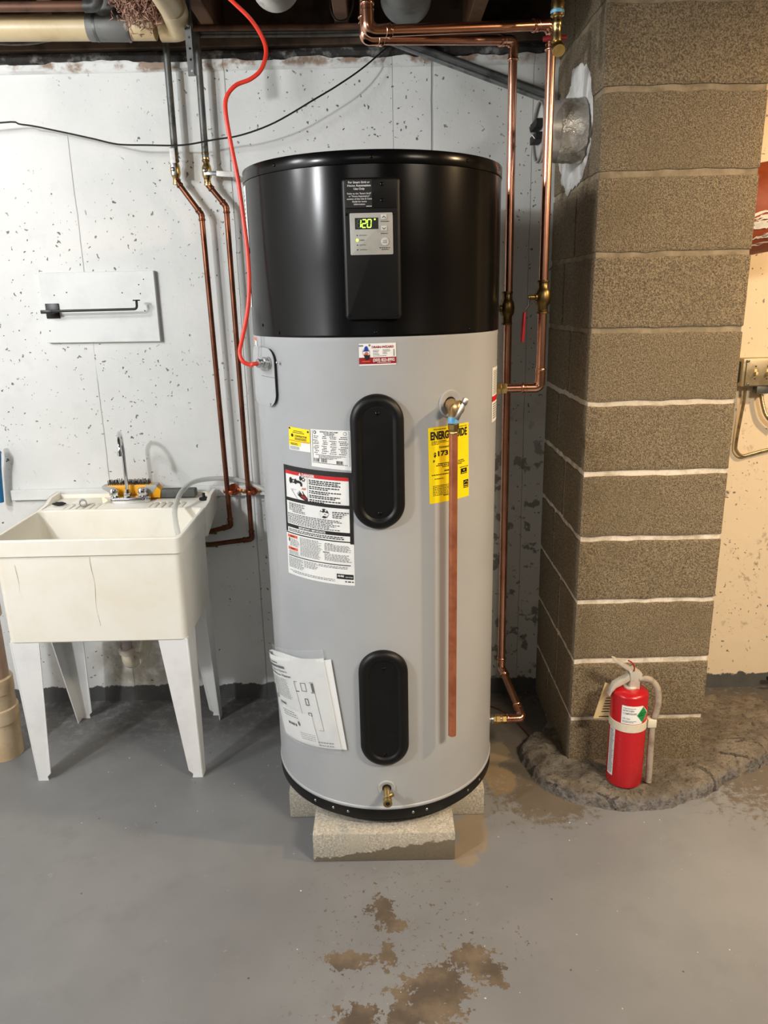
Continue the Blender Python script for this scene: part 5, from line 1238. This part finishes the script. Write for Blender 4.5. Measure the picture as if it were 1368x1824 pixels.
# round duct ends between the joists
p = at(723, -4, 2.25)
dct = T('galvanised_duct', p, 'dark galvanised round duct end above the new copper lines', 'duct')
O('duct_body', MB().lathe([(.066, 0), (.0665, .002), (.0665, .30)], axframe((p.x, 2.25, p.z), (0, -1, .05)), 40), C['galv_dark'], dct)
O('duct_seam', MB().box(p.x+.022, p.x+.024, 2.25, 2.256, p.z-.09, p.z+.06), C['galv_dark'], dct)
p = at(492, -22, 2.24)
O('flexible_duct', MB().lathe([((.062 if j % 2 else .057), .012*j) for j in range(26)], axframe((p.x, 2.24, p.z), (0, -1, .03)), 32), C['sheet'], None, 'ribbed foil duct just showing at the top above the red cable', 'duct', base=p)
p = at(604, 4, 2.40)
O('looped_wire', MB().tube(spline([at(588, -10, 2.36), at(590, 18, 2.36), at(600, 36, 2.36), at(618, 34, 2.36), at(628, 12, 2.36), at(630, -12, 2.36)], 6), .0028, 8), C['cable_black'], None, 'black wire looped round a joist left of the copper elbows', 'wire', base=p)
# conduit running down to the pier
for k, (A, B, lab) in enumerate((((690, 64), (985, 171), 'upper of two grey conduits slanting behind the copper lines'), ((690, 74), (985, 184), 'lower of two grey conduits slanting behind the copper lines'))):
    a_, b_ = at(*A, 2.650+.016*k), at(*B, 2.650+.016*k); b_.x = min(b_.x, PX0-.012)
    O('conduit', MB().tube([a_, b_], .0098 if k == 0 else .0078, 14), C['galv_dark'] if k == 0 else C['galv'], None, lab, 'conduit', 'slanting conduits', base=b_)

# ================================================================== DUCT STUB, FLUE AND SWITCHES AT THE PIER
ex_ = at(957, 235, DC[0]).x; f = axframe((ex_, DC[0], DC[1]), (1, 0, 0)); Ld = PX0-.008-ex_
stub = T('duct_stub', (PX0, DC[0], DC[1]), 'short round metal duct with foil tape sticking out of the block pier', 'duct')
rD = .079
O('sleeve', MB().lathe([(rD-.003, .004), (rD-.003, 0), (rD, 0), (rD+.001, .003), (rD, .007), (rD+.003, .010), (rD, .013), (rD, Ld*.62), (rD-.006, Ld*.62), (rD-.006, .02)], f, 48, False), C['sheet'], stub)
O('damper_plate', MB().lathe([(rD-.004, .012), (rD-.004, .014)], f, 48), C['damper'], stub)
m = MB(); nseg = 64
rings = []
for i in range(9):
    t = i/8; rings.append([f((rD+.002+.003*t+.0032*pnoise((j*.9, i*1.3, 3))+.002*pnoise((j*2.2, i*2.1, 8)))*math.cos(2*PI*j/nseg), (rD+.002+.003*t+.0032*pnoise((j*.9, i*1.3, 3))+.002*pnoise((j*2.2, i*2.1, 8)))*math.sin(2*PI*j/nseg), Ld*(.42+.56*t)+.003*pnoise((j*.7, i, 6))) for j in range(nseg)])
O('foil_tape', m.loops(rings, True, False, False), C['foil'], stub, smooth=25)
for z0_, z1_, tilt in ((.008, .028, -.05), (-.026, -.006, .05)):
    g = Fr((ex_-.002, DC[0], DC[1]), (0, -1, 0), (0, 0, 1), (-1, 0, 0))
    O('damper_clip', MB().prism([(-.045, z0_), (.040, z0_), (.048, (z0_+z1_)/2), (.040, z1_), (-.045, z1_)], g, -.012, .010, .002), C['black_matte'], stub)
O('spring_wire', MB().tube(spline([Vector((ex_-.012, DC[0]-.03, DC[1]-.022)), Vector((ex_-.022, DC[0]-.02, DC[1]-.005)), Vector((ex_-.024, DC[0]-.01, DC[1]+.012))], 5), .0013, 6), C['steel'], stub)
# terracotta flue elbow on the far side of the pier
p0 = at(1335, 388, 2.42); p1 = at(1400, 360, 2.42); p0 = Vector((PX1+.004, 2.42, p0.z+.005)); dd = Vector((1, -.05, .16)).normalized()
fl_ = T('flue_pipe', p0, 'rust coloured clay flue pipe showing behind the block pier', 'pipe')
O('pipe', MB().lathe([(.115, 0), (.125, .002), (.128, .05), (.126, .32), (.110, .32), (.110, .03)], axframe(p0, dd), 40), C['terra'], fl_)
m = MB()
for i in range(26):
    a0__ = PI*1.0+rng.uniform(.05, .9); h_ = rng.uniform(.012, .10); L_ = rng.uniform(.03, .10); g = axframe(p0, dd); wv = rng.uniform(.02, .07)
    rr_ = .1292 if h_ > .04 else .1286
    m.grid(lambda u, v: g((rr_+.001)*math.cos(a0__+(v-.5)*wv*(1-abs(2*u-1)**1.5)+.05*pnoise((u*4, i, 0))), (rr_+.001)*math.sin(a0__+(v-.5)*wv*(1-abs(2*u-1)**1.5)+.05*pnoise((u*4, i, 0))), h_+L_*u), 6, 1)
O('mortar_smear', m, C['plaster'], fl_, smooth=0, kind='stuff')
# switch box
BYs = 2.655
b0_, b1_ = at(1331, 641, BYs), at(1329, 687, BYs); xr = b0_.x+.118
box = T('switch_box', (b0_.x, WY, b1_.z), 'dusty metal switch box with two ivory toggles beside the block pier', 'switch')
O('back_box', MB().box(b0_.x-.010, xr+.010, BYs+.004, WY, b1_.z-.004, b0_.z+.004, bev=.004), C['box_metal'], box)
O('cover_plate', MB().box(b0_.x, xr, BYs-.002, BYs+.004, b1_.z, b0_.z, bev=.002), C['box_metal'], box)
for i, px in enumerate((1345, 1366.5)):
    q = at(px, 663, BYs); tg = O('toggle', MB().box(q.x-.0048, q.x+.0048, BYs-.004, BYs, q.z-.011, q.z+.011, bev=.001).box(q.x-.004, q.x+.004, BYs-.016, BYs-.002, q.z-.008, q.z+.002, bev=.0015), C['ivory'], box)
    for dz in (-.021, .021): O('screw', MB().lathe([(.003, 0), (.0028, .0015), (.001, .002)], axframe((q.x, BYs-.002, q.z+dz), (0, -1, 0)), 10), C['brass_dark'], box)
for px, py in ((1331, 641), (1329, 687)):
    q = at(px, py, BYs); O('cover_screw', MB().lathe([(.005, 0), (.0045, .003), (.002, .0035)], axframe((q.x+.004, BYs-.002, q.z+(-.004 if py < 660 else .004)), (0, -1, 0)), 10), C['steel'], box)
O('conduit_clamp', MB().box(at(1350, 690, BYs).x, at(1372, 690, BYs).x, BYs+.006, BYs+.04, at(1352, 702, BYs).z, b1_.z-.002, bev=.003), C['galv_dark'], box)
O('mounting_ear', MB().box(b0_.x-.024, b0_.x-.008, WY-.03, WY-.004, b1_.z+.006, b0_.z-.006, bev=.006, seg=3), C['galv_dark'], box)
def armored(pts, r, label_):
    pth = spline(pts, 10); L = [0]
    for i in range(1, len(pth)): L.append(L[-1]+(pth[i]-pth[i-1]).length)
    n = int(L[-1]/.0026); q = []; rr = []; j = 0
    for k in range(n+1):
        s_ = L[-1]*k/n
        while j < len(L)-2 and L[j+1] < s_: j += 1
        t = (s_-L[j])/max(1e-9, L[j+1]-L[j]); q.append(pth[j].lerp(pth[j+1], t)); rr.append(r*(1.0 if k % 2 else .86))
    O('armored_cable', MB().tube(q, rr, 10), C['armor'], None, label_, 'cable', 'armored cables of the switch box', base=pts[0])
armored([at(1327.5, 692, 2.68), at(1325, 715, 2.685), at(1319, 745, 2.69), at(1311, 790, 2.695), at(1312, 803, 2.695), at(1322, 812, 2.695), at(1340, 808, 2.695), at(1400, 792, 2.695)], .0062, 'armored cable looping down from the left end of the switch box')
armored([at(1356, 703, 2.68), at(1359, 722, 2.68), at(1366, 742, 2.68), at(1385, 760, 2.68)], .0075, 'armored cable leaving the clamp under the switch toggles')
# dark stub low on the wall at the right edge
q = at(1372, 1208, WY-.05); O('black_stub', MB().tube([(q.x+.05, WY, q.z-.002), (q.x+.05, WY-.05, q.z-.002), (q.x-.012, WY-.05, q.z)], .0075, 12), C['iron'], None, 'black pipe stub low on the wall at the right edge', 'pipe', base=(q.x+.05, WY, q.z))
# thin wire on the floor behind the heater
pp = [Vector((p.x, p.y, .003)) for p in (fl(860, 1256), fl(885, 1263), fl(911, 1278), fl(932, 1300), fl(951, 1322))]
O('floor_wire', MB().tube(spline(pp, 5), .0032, 8), C['copper_old'], None, 'thin brown wire lying on the floor between heater and pier', 'wire', base=pp[0])

# ================================================================== FIRE EXTINGUISHER
EY = 2.062; ez = .050; e_c = at(1111, 1396, EY-.03)
er = .0545; exx = at(1110.5, 1385, EY).x
ext = T('fire_extinguisher', (exx, EY, ez), 'red fire extinguisher with hose and tag standing against the block pier', 'extinguisher')
EF = Fr((exx, EY, 0), (1, 0, 0), (0, 1, 0), (0, 0, 1))
zsh = at(1122, 1248, EY-er).z; znk = at(1126, 1229, EY-.02).z
m = MB().lathe([(er-.006, ez), (er-.001, ez+.004), (er, ez+.012), (er, zsh), (er*.97, zsh+(znk-zsh)*.32), (er*.86, zsh+(znk-zsh)*.62), (er*.66, zsh+(znk-zsh)*.86), (.020, znk)], EF, 48)
O('cylinder', m, C['ext_red'], ext)
zb0, zb1 = at(1116, 1306, EY-er).z, at(1116, 1292, EY-er).z
O('strap', MB().lathe([(er-.001, zb0), (er+.0018, zb0+.0005), (er+.0018, zb1-.0005), (er-.001, zb1)], EF, 48), C['cream_strap'], ext)
cxp = at(1160, 1295, EY-.02)
O('hose_clip', MB().box(exx+er-.004, cxp.x+.011, EY-.034, EY-.008, zb0+.002, zb1+.003, bev=.003), C['cream_strap'], ext)
hv = lambda px, py: at(px, py, EY)
fxy = Fr((0, EY, 0), (1, 0, 0), (0, 0, 1), (0, -1, 0))
def outl(pts): 
    o = [(hv(*q).x, hv(*q).z) for q in pts]
    ar = sum(o[i-1][0]*o[i][1]-o[i][0]*o[i-1][1] for i in range(len(o))); return o if ar > 0 else o[::-1]
hd = O('valve_head', MB().prism(outl([(1120, 1195), (1128, 1189), (1142, 1197), (1141.5, 1206), (1138, 1211), (1136.5, 1229), (1118.5, 1229), (1119, 1219), (1121, 1207)]), fxy, -.014, .014, .002), C['alum'], ext)
O('neck_ring', MB().lathe([(.018, znk-.004), (.0205, znk-.003), (.0205, znk+.004), (.016, znk+.005)], EF, 24), C['alum'], ext)
O('squeeze_lever', MB().prism(outl([(1090.5, 1171), (1096, 1172), (1126, 1190.5), (1123, 1196), (1118, 1193), (1098, 1180), (1092, 1175)]), fxy, -.010, .010, .0015), C['alum'], ext)
O('carry_handle', MB().prism(outl([(1122, 1207), (1119, 1211), (1108, 1217), (1096, 1223), (1089, 1231), (1084, 1238), (1082.5, 1236), (1086, 1226), (1092, 1216), (1104, 1209), (1113, 1205), (1119, 1198)]), fxy, -.011, .011, .002), C['alum'], ext)
O('safety_pull', MB().tube(spline([Vector((hv(1116, 1172).x, EY-.016, hv(1116, 1172).z)), Vector((hv(1123, 1176).x, EY-.018, hv(1123, 1176).z)), Vector((hv(1126.5, 1184).x, EY-.018, hv(1126.5, 1184).z)), Vector((hv(1126, 1191).x, EY-.016, hv(1126, 1191).z))], 5), .0022, 8), C['red_handle'], ext)
hs = [(1139, 1210), (1150, 1209), (1160, 1212), (1169, 1222), (1172.5, 1236), (1172, 1254), (1168, 1270), (1163.5, 1284), (1161, 1300), (1159, 1330), (1157, 1360), (1155, 1392)]
hp = [at(a_, b_, EY-.010-.012*min(1, i/5)) for i, (a_, b_) in enumerate(hs)]
pth = spline(hp, 5); n = len(pth)
O('hose', MB().tube(pth, [.0072 if i < 4 else .0098 if i < n*.6 else .0098 for i in range(n)], 14), C['hose_grey'], ext)
tg_ = outl([(1083, 1224), (1093, 1228), (1104, 1288), (1061.5, 1288.5)]); fb = Fr((0, EY+.03, 0), (1, 0, 0), (0, 0, 1), (0, -1, 0))
tgo = O('tag', MB().prism(tg_, fb, -.0005, .0005), C['tag'], ext, smooth=0)
ts = Sheet(lambda a_, b_, r_: fb(at(1082+14*a_-20*b_*(1-a_), 1232+52*b_, EY+.03).x, at(1082, 1232+52*b_, EY+.03).z, .0007+r_), .03, .08)
m = MB(); ts.para(.1, .8, .2, .75, 6, .0002, m, rng, .35, .3); ts.dashes(.05, 1, .82, .04, .0002, m, rng, 1); O('print', m, C['ink'], tgo, smooth=0, kind='stuff')
def esheet(a0, a1, z1, z0): return Sheet(lambda u, v, r: EF((er+r)*math.sin(a0+(a1-a0)*u), -(er+r)*math.cos(a0+(a1-a0)*u), z1+(z0-z1)*v), er*(a1-a0), z1-z0)
zl1, zl0 = at(1108, 1258, EY-er*.8).z, at(1108, 1286, EY-er*.8).z
s = esheet(R_(-40), R_(54), zl1+.004, zl0-.003)
m = MB(); s.n = 24; s.panel(.0008, 0, .70, 0, 1, m); m.grid(lambda a, b: s.fn(.70+.30*a, .5+(b-.5)*(1-.995*a), .0008), 8, 2)
o = O('gas_label', m, C['paper'], ext, smooth=0)
m = MB(); s.text('NITROGEN', .04, .26, .10, .0010, m, width=.36, align='L', bold=.01); s.text('COMPRESSED', .04, .42, .10, .0010, m, width=.46, align='L', bold=.01); s.text('UN 1066', .04, .70, .09, .0010, m, width=.24, align='L'); s.dashes(.04, .5, .82, .03, .001, m, rng); s.dashes(.04, .4, .89, .03, .001, m, rng); s.dashes(.05, .45, .12, .03, .001, m, rng)
O('lettering', m, C['ink'], o, smooth=0, kind='stuff')
m = MB(); m.grid(lambda a, b: s.fn(.50+.45*a, .5+(b-.5)*.88*(1-abs(2*a-1)*.995), .0013), 12, 2); O('hazard_diamond', m, C['green_ink'], o, smooth=0)
m = MB(); s.dashes(.60, .86, .40, .03, .0018, m, rng); s.dashes(.56, .80, .52, .03, .0018, m, rng); O('print', m, C['ink'], o, smooth=0, kind='stuff')
zl1, zl0 = at(1090, 1296, EY-.02).z, at(1084, 1378, EY-.02).z
s = esheet(R_(-84), R_(-58), zl1, zl0); o = O('side_label', s.panel(.0006), C['paper2'], ext); m = MB(); s.para(.15, .9, .03, .97, 26, .001, m, rng, .5, .3); O('print', m, C['ink_grey'], o, smooth=0, kind='stuff')
